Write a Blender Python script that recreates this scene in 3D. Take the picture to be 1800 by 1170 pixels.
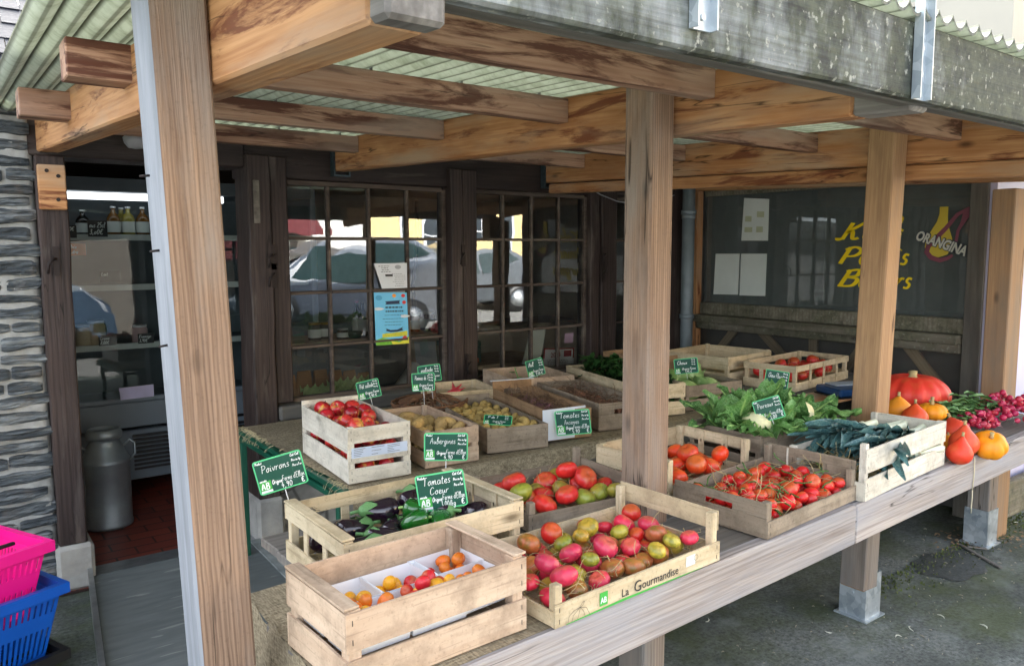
import bpy, bmesh, math, random
from mathutils import Vector, Matrix, noise
R = math.radians
scene = bpy.context.scene
for o in list(bpy.data.objects): bpy.data.objects.remove(o)
col = scene.collection

# ------------------------------------------------------------------ camera
CAM_H = 1.45; FPX = 1370.0
YAW, PITCH, ROLL = R(53.64), R(-6.07), R(-.19)
cf = Vector((math.cos(PITCH)*math.cos(YAW), math.cos(PITCH)*math.sin(YAW), math.sin(PITCH)))
r0 = cf.cross(Vector((0, 0, 1))).normalized(); u0 = r0.cross(cf)
cr = math.cos(ROLL)*r0 + math.sin(ROLL)*u0; cu = -math.sin(ROLL)*r0 + math.cos(ROLL)*u0
cam_d = bpy.data.cameras.new('camera'); cam = bpy.data.objects.new('camera', cam_d); col.objects.link(cam)
cam_d.sensor_width = 36; cam_d.lens = FPX/1800*36; cam_d.clip_start = .02; cam_d.clip_end = 500
cam.matrix_world = Matrix(((cr.x, cu.x, -cf.x, 0), (cr.y, cu.y, -cf.y, 0), (cr.z, cu.z, -cf.z, CAM_H), (0, 0, 0, 1)))
scene.camera = cam

# ------------------------------------------------------------------ world, sun, exposure
SUN_EL, SUN_AZ = 36, 80         # azimuth of the sun, degrees ccw from +X
world = bpy.data.worlds.new("World"); scene.world = world; world.use_nodes = True
nt = world.node_tree; bg = nt.nodes['Background']
sky = nt.nodes.new('ShaderNodeTexSky'); sky.sky_type = 'NISHITA'; sky.sun_disc = False
sky.sun_elevation = R(SUN_EL); sky.sun_rotation = R(90-SUN_AZ); sky.air_density = 1; sky.dust_density = 3; sky.ozone_density = 1
hs = nt.nodes.new('ShaderNodeHueSaturation'); hs.inputs['Saturation'].default_value = .38
nt.links.new(sky.outputs[0], hs.inputs['Color']); nt.links.new(hs.outputs[0], bg.inputs[0])
bg.inputs[1].default_value = .15
sd = bpy.data.lights.new('sun', 'SUN'); sd.energy = 4.0; sd.angle = R(.6); sd.color = (1, .96, .9)
so = bpy.data.objects.new('sun', sd); col.objects.link(so)
sdir = Vector((math.cos(R(SUN_EL))*math.cos(R(SUN_AZ)), math.cos(R(SUN_EL))*math.sin(R(SUN_AZ)), math.sin(R(SUN_EL))))
so.rotation_euler = sdir.to_track_quat('Z', 'Y').to_euler()
scene.view_settings.view_transform = 'Standard'; scene.view_settings.look = 'None'
scene.view_settings.exposure = 3.0; scene.view_settings.gamma = 1
scene.cycles.max_bounces = 10; scene.cycles.diffuse_bounces = 5; scene.cycles.transparent_max_bounces = 16
scene.cycles.use_denoising = True

# ------------------------------------------------------------------ pixel helpers (photo pixels -> points on real planes)
def ray(px, py): return (px-900)/FPX*cr - (py-585)/FPX*cu + cf
def ZP(px, py, z): d = ray(px, py); t = (z-CAM_H)/d.z; return Vector((d.x*t, d.y*t, z))
def YP(px, py, y): d = ray(px, py); t = y/d.y; return Vector((d.x*t, y, d.z*t+CAM_H))
def XP(px, py, x): d = ray(px, py); t = x/d.x; return Vector((x, d.y*t, d.z*t+CAM_H))

# ------------------------------------------------------------------ mesh builder
class MB:
    def __init__(s): s.v = []; s.f = []; s.m = []; s.sm = []
    def add(s, vs, fs, mi=0, smooth=False):
        b = len(s.v); s.v += [Vector(p) for p in vs]
        for f in fs: s.f.append([b+i for i in f]); s.m.append(mi); s.sm.append(smooth)
    def box(s, a, b, mi=0, M=None):
        x0, y0, z0 = a; x1, y1, z1 = b
        vs = [Vector(p) for p in ((x0,y0,z0),(x1,y0,z0),(x1,y1,z0),(x0,y1,z0),(x0,y0,z1),(x1,y0,z1),(x1,y1,z1),(x0,y1,z1))]
        if M: vs = [M @ p for p in vs]
        s.add(vs, [(0,3,2,1),(4,5,6,7),(0,1,5,4),(1,2,6,5),(2,3,7,6),(3,0,4,7)], mi)
    def bar(s, p0, p1, w, h, mi=0, up=(0,0,1)):
        p0 = Vector(p0); p1 = Vector(p1); d = p1-p0; L = d.length; d.normalize(); up = Vector(up)
        if abs(d.dot(up)) > .98: up = Vector((0,1,0))
        sd_ = d.cross(up).normalized(); u = sd_.cross(d)
        M = Matrix(((d.x, -sd_.x, u.x, p0.x),(d.y, -sd_.y, u.y, p0.y),(d.z, -sd_.z, u.z, p0.z),(0,0,0,1)))
        s.box((0,-w/2,-h/2),(L,w/2,h/2), mi, M)
    def tube(s, pts, rad, n=8, mi=0, cap=True, smooth=True):
        pts = [Vector(p) for p in pts]; k = len(pts)
        if not hasattr(rad, '__len__'): rad = [rad]*k
        t0 = (pts[1]-pts[0]).normalized(); a = t0.orthogonal().normalized(); b0 = len(s.v)
        for i, p in enumerate(pts):
            t = (pts[min(i+1,k-1)]-pts[max(i-1,0)]).normalized()
            a = (a - t*a.dot(t)); a = a.normalized() if a.length > 1e-6 else t.orthogonal().normalized(); b = t.cross(a)
            for j in range(n):
                q = 2*math.pi*j/n; s.v.append(p + (a*math.cos(q)+b*math.sin(q))*rad[i])
        for i in range(k-1):
            for j in range(n):
                s.f.append([b0+i*n+j, b0+i*n+(j+1)%n, b0+(i+1)*n+(j+1)%n, b0+(i+1)*n+j]); s.m.append(mi); s.sm.append(smooth)
        if cap:
            s.f.append([b0+j for j in range(n)][::-1]); s.m.append(mi); s.sm.append(False)
            s.f.append([b0+(k-1)*n+j for j in range(n)]); s.m.append(mi); s.sm.append(False)
    def lathe(s, prof, n=20, mi=0, c=(0,0,0), smooth=True, mod=None):
        b0 = len(s.v); c = Vector(c)
        for i, (r, z) in enumerate(prof):
            for j in range(n):
                q = 2*math.pi*j/n; k = mod(q, i/(len(prof)-1)) if mod else 1
                s.v.append(c+Vector((r*k*math.cos(q), r*k*math.sin(q), z)))
        for i in range(len(prof)-1):
            for j in range(n):
                s.f.append([b0+i*n+j, b0+i*n+(j+1)%n, b0+(i+1)*n+(j+1)%n, b0+(i+1)*n+j]); s.m.append(mi); s.sm.append(smooth)
        s.f.append([b0+j for j in range(n)][::-1]); s.m.append(mi); s.sm.append(smooth)
        m = len(prof)-1; s.f.append([b0+m*n+j for j in range(n)]); s.m.append(mi); s.sm.append(smooth)
    def grid(s, P, mi=0, smooth=True):
        b0 = len(s.v); nu = len(P); nv = len(P[0])
        for row in P:
            for p in row: s.v.append(Vector(p))
        for i in range(nu-1):
            for j in range(nv-1):
                s.f.append([b0+i*nv+j, b0+(i+1)*nv+j, b0+(i+1)*nv+j+1, b0+i*nv+j+1]); s.m.append(mi); s.sm.append(smooth)
    def prism(s, pts, O, U, V, th, mi=0):
        """polygon of (u,v) pairs in the frame O,U,V, with thickness th along U x V"""
        O = Vector(O); U = Vector(U); V = Vector(V); N = U.cross(V).normalized()*th; n = len(pts)
        a = [O+U*p[0]+V*p[1] for p in pts]
        s.add([p for p in a]+[p+N for p in a], [list(range(n))[::-1], [n+i for i in range(n)]]+[[i,(i+1)%n,n+(i+1)%n,n+i] for i in range(n)], mi)
    def mesh(s, name, mats, bevel=0, seg=1):
        me = bpy.data.meshes.new(name); me.from_pydata([tuple(p) for p in s.v], [], s.f)
        if not isinstance(mats, (list, tuple)): mats = [mats]
        for m in mats: me.materials.append(m)
        me.polygons.foreach_set('material_index', s.m); me.polygons.foreach_set('use_smooth', s.sm); me.update()
        if bevel:
            bm = bmesh.new(); bm.from_mesh(me)
            bmesh.ops.bevel(bm, geom=list(bm.edges), offset=bevel, segments=seg, affect='EDGES', clamp_overlap=True)
            bm.to_mesh(me); bm.free()
        return me
    def build(s, name, mats, parent=None, bevel=0, world=False, seg=1):
        return link(name, s.mesh(name, mats, bevel, seg), parent, world)
def link(name, me, parent=None, world=False):
    o = bpy.data.objects.new(name, me); col.objects.link(o)
    if parent:
        o.parent = parent
        if world: o.matrix_parent_inverse = absm(parent).inverted()
    return o
def absm(o):
    m = o.matrix_basis.copy()
    if o.parent: m = absm(o.parent) @ o.matrix_parent_inverse @ m
    return m
def tag(o, label=None, cat=None, group=None, kind=None):
    if label: o['label'] = label
    if cat: o['category'] = cat
    if group: o['group'] = group
    if kind: o['kind'] = kind
    return o
def thing(name, label, cat, loc=(0,0,0), rz=0, group=None):
    o = bpy.data.objects.new(name, None); col.objects.link(o); o.location = loc; o.rotation_euler = (0,0,rz); o.empty_display_size = .05
    return tag(o, label, cat, group)
def timber(name, p0, p1, w, h, m, parent=None, up=(0,0,1), bevel=.004, wob=0):
    """one squared timber with its local X along its length, so the grain follows it"""
    p0 = Vector(p0); p1 = Vector(p1); d = p1-p0; L = d.length; d.normalize(); up = Vector(up)
    if abs(d.dot(up)) > .98: up = Vector((0,-1,0))
    sd_ = up.cross(d).normalized(); u = d.cross(sd_)
    b = MB(); b.box((0,-w/2,-h/2),(L,w/2,h/2)); o = b.build(name, m, None, bevel)
    M = Matrix(((d.x, sd_.x, u.x, p0.x),(d.y, sd_.y, u.y, p0.y),(d.z, sd_.z, u.z, p0.z),(0,0,0,1)))
    if wob:
        me = o.data; bm = bmesh.new(); bm.from_mesh(me)
        bmesh.ops.subdivide_edges(bm, edges=[e for e in bm.edges if abs((e.verts[0].co-e.verts[1].co).x) > L*.5], cuts=24, use_grid_fill=True)
        for v in bm.verts:
            n_ = noise.noise_vector(v.co*3+p0*5)
            v.co += Vector((0, n_.x, n_.y))*wob
        bm.to_mesh(me); bm.free()
    if parent: o.parent = parent; o.matrix_basis = absm(parent).inverted() @ M
    else: o.matrix_basis = M
    return o

# ------------------------------------------------------------------ materials
MAT = {}
def lin(c):
    return tuple(((x/255)/12.92 if x/255 <= .04045 else (((x/255)+.055)/1.055)**2.4) for x in c)+(1,)
class NT:
    def __init__(s, name):
        m = bpy.data.materials.new(name); m.use_nodes = True; s.m = m; s.t = m.node_tree; s.b = s.t.nodes['Principled BSDF']; MAT[name] = m
    def n(s, ty, **kw):
        x = s.t.nodes.new('ShaderNode'+ty)
        for k, v in kw.items(): setattr(x, k, v)
        return x
    def l(s, a, b): s.t.links.new(a, b)
    def coord(s, scale=(1,1,1), shift=True, kind='Object'):
        tc = s.n('TexCoord'); mp = s.n('Mapping'); s.l(tc.outputs[kind], mp.inputs[0]); mp.inputs['Scale'].default_value = scale
        if shift:
            oi = s.n('ObjectInfo'); mu = s.n('Math', operation='MULTIPLY'); mu.inputs[1].default_value = 37
            s.l(oi.outputs['Random'], mu.inputs[0]); s.l(mu.outputs[0], mp.inputs['Location'])
        return mp.outputs[0]
    def noise(s, vec, scale=5, detail=4, rough=.55, dist=0):
        x = s.n('TexNoise'); s.l(vec, x.inputs['Vector']); x.inputs['Scale'].default_value = scale; x.inputs['Detail'].default_value = detail
        x.inputs['Roughness'].default_value = rough; x.inputs['Distortion'].default_value = dist; return x.outputs['Fac']
    def ramp(s, fac, stops, interp='LINEAR'):
        x = s.n('ValToRGB'); s.l(fac, x.inputs[0]); e = x.color_ramp.elements; x.color_ramp.interpolation = interp
        while len(e) < len(stops): e.new(.5)
        for i, (p, c) in enumerate(stops):
            e[i].position = p; e[i].color = c if len(c) == 4 else (*c, 1)
        return x.outputs[0]
    def mix(s, fac, a, b, mode='MIX'):
        x = s.n('Mix', data_type='RGBA', blend_type=mode); i = x.inputs
        for k, v in ((0, fac), (6, a), (7, b)):
            if hasattr(v, 'links') or isinstance(v, bpy.types.NodeSocket): s.l(v, i[k])
            else: i[k].default_value = v
        return x.outputs[2]
    def bump(s, h, strength=.3, dist=.01):
        x = s.n('Bump'); s.l(h, x.inputs['Height']); x.inputs['Strength'].default_value = strength; x.inputs['Distance'].default_value = dist
        s.l(x.outputs[0], s.b.inputs['Normal'])
    def col(s, c):
        if isinstance(c, bpy.types.NodeSocket): s.l(c, s.b.inputs['Base Color'])
        else: s.b.inputs['Base Color'].default_value = c
    def set(s, rough=.7, metal=0, spec=.5, **kw):
        s.b.inputs['Roughness'].default_value = rough; s.b.inputs['Metallic'].default_value = metal; s.b.inputs['Specular IOR Level'].default_value = spec
        for k, v in kw.items(): s.b.inputs[k].default_value = v
        return s.m
BW = lambda a: (a, a, a, 1)
def plain(name, rgb, rough=.6, metal=0, var=.12, scale=8, spec=.5, bump=.05, **kw):
    t = NT(name); v = t.coord(); f = t.noise(v, scale, 5); c = lin(rgb)
    lo = tuple(x*(1-var) for x in c[:3])+(1,); hi = tuple(min(1, x*(1+var)) for x in c[:3])+(1,)
    t.col(t.ramp(f, [(.3, lo), (.7, hi)]))
    if bump: t.bump(t.noise(v, scale*6, 4), bump, .004)
    return t.set(rough, metal, spec, **kw)
def wood(name, dark, light, axis='X', stain=None, stain_amt=.5, grey=None, grey_amt=0, lines=60, rough=.72, knots=True, stretch=1, tint=.18, bump=.25, lc=.55, moss=None, speck=0, streak=False, ringmix=None, crack=0, dirt=0):
    t = NT(name)
    def sc(al, ac): return tuple(al if 'XYZ'[i] == axis else ac for i in range(3))
    grain = t.noise(t.coord(sc(.8*stretch, 14)), 1.6, 6, .6, .6)
    fine = t.noise(t.coord(sc(3*stretch, lines*2)), 1, 3, .5)
    ring = t.n('TexWave', wave_type='BANDS', bands_direction={'X': 'Y', 'Y': 'X', 'Z': 'X'}[axis]); t.l(t.coord(sc(.22*stretch, 1)), ring.inputs[0])
    ring.inputs['Scale'].default_value = lines/3.2; ring.inputs['Distortion'].default_value = 3.2; ring.inputs['Detail'].default_value = 2; ring.inputs['Detail Scale'].default_value = 1.2
    d, l_ = lin(dark), lin(light)
    c = t.ramp(grain, [(.25, d), (.72, l_)])
    c = t.mix(ringmix or .28*lc/.55, c, t.ramp(ring.outputs['Fac'], [(0, d), (.6, l_)]))
    c = t.mix(t.ramp(fine, [(.35, BW(lc*.7)), (.6, BW(0))]), c, d)
    big = t.noise(t.coord(sc(.6, 2.2)), 1.3, 3, .5)
    if knots:
        vo = t.n('TexVoronoi'); t.l(t.coord(sc(2.6, 6.5)), vo.inputs['Vector']); vo.inputs['Scale'].default_value = 1.15
        k = t.ramp(vo.outputs['Distance'], [(.03, BW(.9)), (.075, BW(.45)), (.12, BW(0))])
        c = t.mix(k, c, tuple(x*.28 for x in d[:3])+(1,))
    if stain:
        s1 = t.noise(t.coord(sc(1.3, 11)), 1.5, 8, .66, .5)
        c = t.mix(t.ramp(s1, [(.465+.1*(1-stain_amt), BW(0)), (.54+.1*(1-stain_amt), BW(.85))]), c, t.mix(fine, lin(stain), tuple(x*.5 for x in lin(stain)[:3])+(1,)))
    if grey:
        g1 = t.noise(t.coord(sc(.7, 4)), 1.7, 6, .6)
        c = t.mix(t.ramp(g1, [(.62-grey_amt*.45, BW(0)), (.75-grey_amt*.3, BW(.85))]), c, t.mix(fine, lin(grey), tuple(x*.6 for x in lin(grey)[:3])+(1,)))
    if moss:
        m1 = t.noise(t.coord((4, 3, 1.6) if streak else (3, 3, 3)), 2.2, 8, .65); m2 = t.noise(t.coord((14, 14, 14)), 2.2, 8, .7)
        if streak:
            sx_ = t.n('SeparateXYZ'); t.l(t.coord(shift=False), sx_.inputs[0]); ma = t.n('Math', operation='MULTIPLY_ADD'); t.l(sx_.outputs[0], ma.inputs[0]); ma.inputs[1].default_value = .16; ma.inputs[2].default_value = -.13; ad = t.n('Math', operation='ADD'); t.l(ma.outputs[0], ad.inputs[0]); t.l(m1, ad.inputs[1]); m1 = ad.outputs[0]
        c = t.mix(t.ramp(m1, [(.36 if streak else .42, BW(0)), (.58 if streak else .6, BW(.9 if streak else .75))]), c, t.ramp(m2, [(.35, lin(moss[0])), (.62, lin(moss[1]))]))
        c = t.mix(t.ramp(t.noise(t.coord((30, 30, 30)), 2, 5), [(.6, BW(0)), (.68, BW(.7))]), c, lin(moss[2]))
    if dirt:
        dn = t.noise(t.coord((7, 7, 7)), 1.6, 8, .7); c = t.mix(t.ramp(dn, [(.46, BW(0)), (.66, BW(dirt))]), c, tuple(x*.42 for x in d[:3])+(1,))
        fb = t.noise(t.coord(sc(6, 150)), 1, 3, .6); c = t.mix(t.ramp(fb, [(.58, BW(0)), (.66, BW(.35))]), c, tuple(x*.4 for x in d[:3])+(1,))
    if crack:
        ck = t.noise(t.coord(sc(.35, 5)), 2.0, 4, .5, .2); sb = t.n('Math', operation='SUBTRACT'); t.l(ck, sb.inputs[0]); sb.inputs[1].default_value = .5; ab = t.n('Math', operation='ABSOLUTE'); t.l(sb.outputs[0], ab.inputs[0])
        cm = t.mix(1.0, t.ramp(ab.outputs[0], [(.0015, BW(.85)), (.006, BW(0))]), t.ramp(t.noise(t.coord(sc(.9, 1.2)), 2.2, 2), [(.5, BW(0)), (.56, BW(1))]), 'MULTIPLY')
        c = t.mix(cm, c, tuple(x*.12 for x in d[:3])+(1,))
    if speck:
        c = t.mix(t.ramp(t.noise(t.coord((60, 60, 60)), 2, 4, .6), [(.58, BW(0)), (.66, BW(speck))]), c, tuple(x*.25 for x in d[:3])+(1,))
    oi = t.n('ObjectInfo'); c = t.mix(1.0, c, t.ramp(oi.outputs['Random'], [(0, BW(1-tint)), (1, BW(1))]), 'MULTIPLY')
    c = t.mix(1.0, c, t.ramp(big, [(.3, BW(.8)), (.7, BW(1))]), 'MULTIPLY')
    t.col(c); mx = t.n('Math', operation='ADD'); t.l(fine, mx.inputs[0]); t.l(grain, mx.inputs[1]); t.bump(mx.outputs[0], bump, .004)
    return t.set(rough, spec=.3)

post_w = wood('post wood', (112,88,72), (178,148,124), grey=(172,160,150), grey_amt=.35, lines=120, speck=.12, crack=1, lc=.8, bump=.5, knots=True)
post_warm = wood('warm post wood', (150,116,86), (196,156,116), grey=(160,140,120), grey_amt=.3, lines=100, crack=1, lc=.75)
beam_w = wood('porch beam wood', (160,104,62), (222,170,120), stain=(124,62,38), stain_amt=.2, crack=1, lines=60, knots=True, lc=.75, tint=.1, grey=(206,176,146), grey_amt=.3)
purlin_w = wood('porch purlin wood', (144,104,82), (208,170,144), stain=(92,44,30), stain_amt=.85, crack=1, lines=60, lc=.75, grey=(190,166,148), grey_amt=.35)
leg_w = wood('greyed post foot wood', (104,92,82), (168,152,138), grey=(150,146,142), grey_amt=.5, lines=80, crack=1)
side_w = wood('silvered skylit post side', (116,119,124), (176,180,188), grey=(140,146,154), grey_amt=.5, lines=110, knots=False, lc=.35)  # weathered grey, with skylight from the open left side put into its colour
tip_w = wood('weathered beam end', (120,116,112), (190,186,180), grey=(90,86,84), grey_amt=.5, lines=60)
fascia_w = wood('weathered fascia wood', (78,80,80), (160,166,168), lines=60, knots=False, crack=1, lc=.8, moss=((22,26,22),(72,78,60),(168,170,160)), bump=.5, streak=True)
counter_w = wood('grey counter wood', (112,96,86), (206,196,190), lines=70, grey=(188,188,194), grey_amt=.45, lc=.8, bump=.5, ringmix=.5, crack=1)
plank_w = wood('counter plank wood', (84,78,72), (146,138,128), lines=40, grey=(120,118,116), grey_amt=.5)
old_w = wood('old sill wood', (88,84,78), (160,154,144), lines=40, grey=(110,108,104), grey_amt=.5, bump=.5)
oldg_w = wood('mossy sill wood', (98,92,80), (164,156,138), lines=40, moss=((60,60,46),(116,116,92),(160,158,144)), bump=.4)
dark_w = wood('dark stained frame wood', (34,28,27), (76,63,60), stain=(84,74,70), stain_amt=.05, grey=(110,100,94), grey_amt=.02, lines=50, knots=False, rough=.6, bump=.6)
dark_z = wood('dark stained post wood', (36,29,28), (80,66,62), axis='Z', stain=(90,80,76), stain_amt=.02, grey=(128,116,108), grey_amt=.12, crack=1, lines=50, knots=False, rough=.6, bump=.6)
munt = wood('worn muntin paint', (52,42,38), (112,98,88), axis='X', grey=(140,128,116), grey_amt=.25, lines=60, knots=False, bump=.5)
brace_w = wood('brace wood', (160,136,104), (206,184,148), lines=50)
CW = {}
for nm, d, l_ in (('pale', (196,172,134), (236,220,188)), ('white', (206,196,178), (246,240,226)), ('tan', (184,154,128), (226,202,176)), ('grey', (128,112,94), (182,166,146)),
                  ('board', (166,118,76), (208,164,116)), ('card', (150,116,84), (184,150,114))):
    CW[nm] = [wood('%s crate wood %s' % (nm, a), d, l_, axis=a, lines=30, knots=(nm != 'card'), tint=.12, lc=.35 if nm != 'card' else .1, bump=.15, rough=.8, speck=.25, dirt=.5) for a in 'XYZ']
staple_m = plain('staple metal', (90,88,84), .4, .9, bump=0)
zinc = None
t = NT('galvanised steel'); vo = t.n('TexVoronoi'); t.l(t.coord((26,26,26)), vo.inputs['Vector']); vo.inputs['Scale'].default_value = 1.6
t.col(t.mix(.5, t.ramp(vo.outputs['Color'], [(.2, lin((136,150,162))), (.8, lin((196,206,214)))]), t.ramp(t.noise(t.coord(), 9, 5), [(.3, lin((120,130,138))), (.7, lin((200,206,208)))])))
zinc = t.set(.42, .55)
alu = plain('worn aluminium', (176,180,182), .35, .9, var=.2, scale=14)
can_m = plain('brushed milk can steel', (150,160,166), .45, .6, var=.2, scale=6)
iron = plain('old wrought iron', (46,38,36), .6, .5, var=.3)
green_paint = plain('dark green table paint', (16,74,56), .35, 0, var=.2)
mortar_m = plain('pale lime mortar', (150,151,148), .95, var=.2, scale=22, bump=.6)
t = NT('schist stone'); g = t.noise(t.coord((1.5,4,14)), 3, 8, .65); f = t.noise(t.coord((6,6,30), shift=False), 3, 6)
c = t.ramp(g, [(.25, lin((34,38,42))), (.5, lin((68,74,78))), (.72, lin((140,145,146)))]); t.col(t.mix(t.ramp(t.noise(t.coord(shift=False), 9, 3), [(.55, BW(0)), (.75, BW(.5))]), c, lin((124,112,100))))
t.bump(f, 1, .012); stone_m = t.set(.7, spec=.4)
white_stone = plain('whitewashed stone', (158,156,150), .95, var=.3, scale=7, bump=.9)
t = NT('whitewashed rubble wall'); v = t.coord((1,1,1.6)); vo = t.n('TexVoronoi', feature='DISTANCE_TO_EDGE'); t.l(v, vo.inputs['Vector']); vo.inputs['Scale'].default_value = 6
t.col(t.mix(t.ramp(vo.outputs['Distance'], [(.02, BW(1)), (.07, BW(0))]), t.ramp(t.noise(v, 5, 6), [(.3, lin((112,110,106))), (.7, lin((170,168,162)))]), lin((92,90,86)))); t.bump(vo.outputs['Distance'], .5, .02); rubble_m = t.set(.95)
# glass: fresnel mirror over clear
def glassm(name, tint=(.86,.9,.88,1), ior=1.5, gl=(.9,.93,.95,1), rough=.0):
    t = NT(name); t.t.nodes.remove(t.b); out = t.t.nodes['Material Output']
    tr = t.n('BsdfTransparent'); tr.inputs[0].default_value = tint; g = t.n('BsdfGlossy'); g.inputs[0].default_value = gl; g.inputs['Roughness'].default_value = rough
    fr = t.n('Fresnel'); fr.inputs[0].default_value = ior; mx = t.n('MixShader')
    bp = t.n('Bump'); t.l(t.noise(t.coord((1,1,1), shift=False), 3.2, 2), bp.inputs['Height']); bp.inputs['Strength'].default_value = .018; bp.inputs['Distance'].default_value = .05
    t.l(bp.outputs[0], g.inputs['Normal'])
    t.l(fr.outputs[0], mx.inputs[0]); t.l(tr.outputs[0], mx.inputs[1]); t.l(g.outputs[0], mx.inputs[2]); t.l(mx.outputs[0], out.inputs[0]); return t.m
glass = glassm('old window glass', ior=2.1)
def dusty(m, col_, amt):
    nt_ = m.node_tree; out = nt_.nodes['Material Output']; src = out.inputs[0].links[0].from_socket; d_ = nt_.nodes.new('ShaderNodeBsdfDiffuse'); d_.inputs[0].default_value = col_; mx_ = nt_.nodes.new('ShaderNodeMixShader'); mx_.inputs[0].default_value = amt
    nt_.links.new(src, mx_.inputs[1]); nt_.links.new(d_.outputs[0], mx_.inputs[2]); nt_.links.new(mx_.outputs[0], out.inputs[0]); return m
glass2 = glassm('restaurant window glass', tint=(.62,.66,.65,1), ior=2.0)
dusty(glass2, lin((150,160,158)), .26); dusty(glass, lin((160,160,156)), .03)
glass3 = glassm('fridge door glass', tint=(.8,.86,.86,1), ior=1.55)
# ribbed translucent roof sheet
t = NT('pale green translucent roofing'); out = t.t.nodes['Material Output']
c = t.mix(t.ramp(t.noise(t.coord((2,9,9), shift=False), 3, 7, .65), [(.45, BW(0)), (.7, BW(.6))]), lin((186,192,180)), lin((130,138,116)))
c = t.mix(t.ramp(t.noise(t.coord((40,12,12), shift=False), 3, 4, .65), [(.6, BW(0)), (.75, BW(.5))]), c, lin((110,116,98)))
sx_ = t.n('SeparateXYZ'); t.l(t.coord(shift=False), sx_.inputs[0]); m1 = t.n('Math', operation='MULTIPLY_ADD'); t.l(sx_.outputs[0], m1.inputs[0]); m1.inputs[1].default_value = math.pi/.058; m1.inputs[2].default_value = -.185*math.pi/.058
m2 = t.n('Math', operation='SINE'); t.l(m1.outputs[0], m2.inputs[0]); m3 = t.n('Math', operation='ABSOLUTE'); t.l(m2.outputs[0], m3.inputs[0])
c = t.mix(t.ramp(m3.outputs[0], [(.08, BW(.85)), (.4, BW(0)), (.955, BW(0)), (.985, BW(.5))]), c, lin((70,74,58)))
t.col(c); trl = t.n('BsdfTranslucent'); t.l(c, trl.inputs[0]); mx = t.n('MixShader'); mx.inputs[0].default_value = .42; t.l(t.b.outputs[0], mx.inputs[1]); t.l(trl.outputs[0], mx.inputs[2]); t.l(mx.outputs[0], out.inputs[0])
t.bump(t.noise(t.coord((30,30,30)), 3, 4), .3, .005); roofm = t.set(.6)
# ground
t = NT('mossy asphalt'); v = t.coord(shift=False); a = t.noise(v, 60, 6, .75); b_ = t.noise(v, 1.6, 6, .6); g = t.noise(v, 2.6, 8, .7)
c = t.ramp(a, [(.3, lin((48,52,51))), (.7, lin((140,145,141)))]); c = t.mix(t.ramp(b_, [(.4, BW(0)), (.6, BW(.7))]), c, lin((50,56,50))); c = t.mix(t.ramp(t.noise(v, 4.5, 6, .7), [(.5, BW(0)), (.68, BW(.6))]), c, lin((134,140,136)))
c = t.mix(t.ramp(g, [(.44, BW(0)), (.62, BW(.75))]), c, t.mix(a, lin((48,56,36)), lin((94,104,68))))
c = t.mix(t.ramp(t.noise(v, 24, 6, .7), [(.66, BW(0)), (.72, BW(.5))]), c, lin((132,130,122)))
t.col(c); t.bump(a, .6, .008); asphalt = t.set(.9, spec=.3)
t = NT('wet patch on asphalt'); t.col(t.ramp(t.noise(t.coord(), 60, 6, .75), [(.3, lin((40,44,43))), (.7, lin((84,88,86)))])); t.bump(t.noise(t.coord(), 90, 4), .5, .006); wet_m = t.set(.55)
t = NT('red quarry tiles'); v = t.coord((1,1,1), shift=False); mp = t.n('Mapping'); t.l(v, mp.inputs[0]); mp.inputs['Rotation'].default_value = (0,0,R(0))
br = t.n('TexBrick'); t.l(mp.outputs[0], br.inputs[0]); br.inputs['Scale'].default_value = 1; br.inputs['Brick Width'].default_value = .2; br.inputs['Row Height'].default_value = .1; br.inputs['Mortar Size'].default_value = .005
br.inputs['Color1'].default_value = lin((142,66,50)); br.inputs['Color2'].default_value = lin((112,52,42)); br.inputs['Mortar'].default_value = lin((52,36,32)); t.col(br.outputs[0]); t.bump(br.outputs['Fac'], -.4, .004); tile_m = t.set(.45)
t = NT('worn grey ramp sheet'); v = t.coord(shift=False); c = t.ramp(t.noise(t.coord((3,16,3), shift=False), 2, 6), [(.3, lin((92,98,98))), (.7, lin((110,116,115)))])
c = t.mix(t.ramp(t.noise(t.coord((2,13,1), shift=False), 2.2, 2, .4), [(.66, BW(0)), (.68, BW(.8))]), c, lin((142,146,140))); t.col(c); ramp_m = t.set(.6)
# burlap
t = NT('burlap sacking'); v = t.coord(shift=False); a1_ = t.noise(t.coord((160,30,160), shift=False), 1.6, 3, .6); a2_ = t.noise(t.coord((30,160,30), shift=False), 1.6, 3, .6)
c = t.mix(.5, a1_, a2_); cc = t.ramp(c, [(.35, lin((92,82,66))), (.6, lin((176,162,136)))]); cc = t.mix(t.ramp(t.noise(v, 5, 6), [(.35, BW(.45)), (.7, BW(0))]), cc, lin((100,92,78)))
t.col(cc); t.bump(c, .6, .004); burlap_m = t.set(.95, spec=.1)
straw_m = plain('straw', (178,158,112), .8, var=.3, scale=20, bump=0)
root_m = plain('dry roots', (112,86,66), .9, var=.4, scale=20, bump=0)
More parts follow.
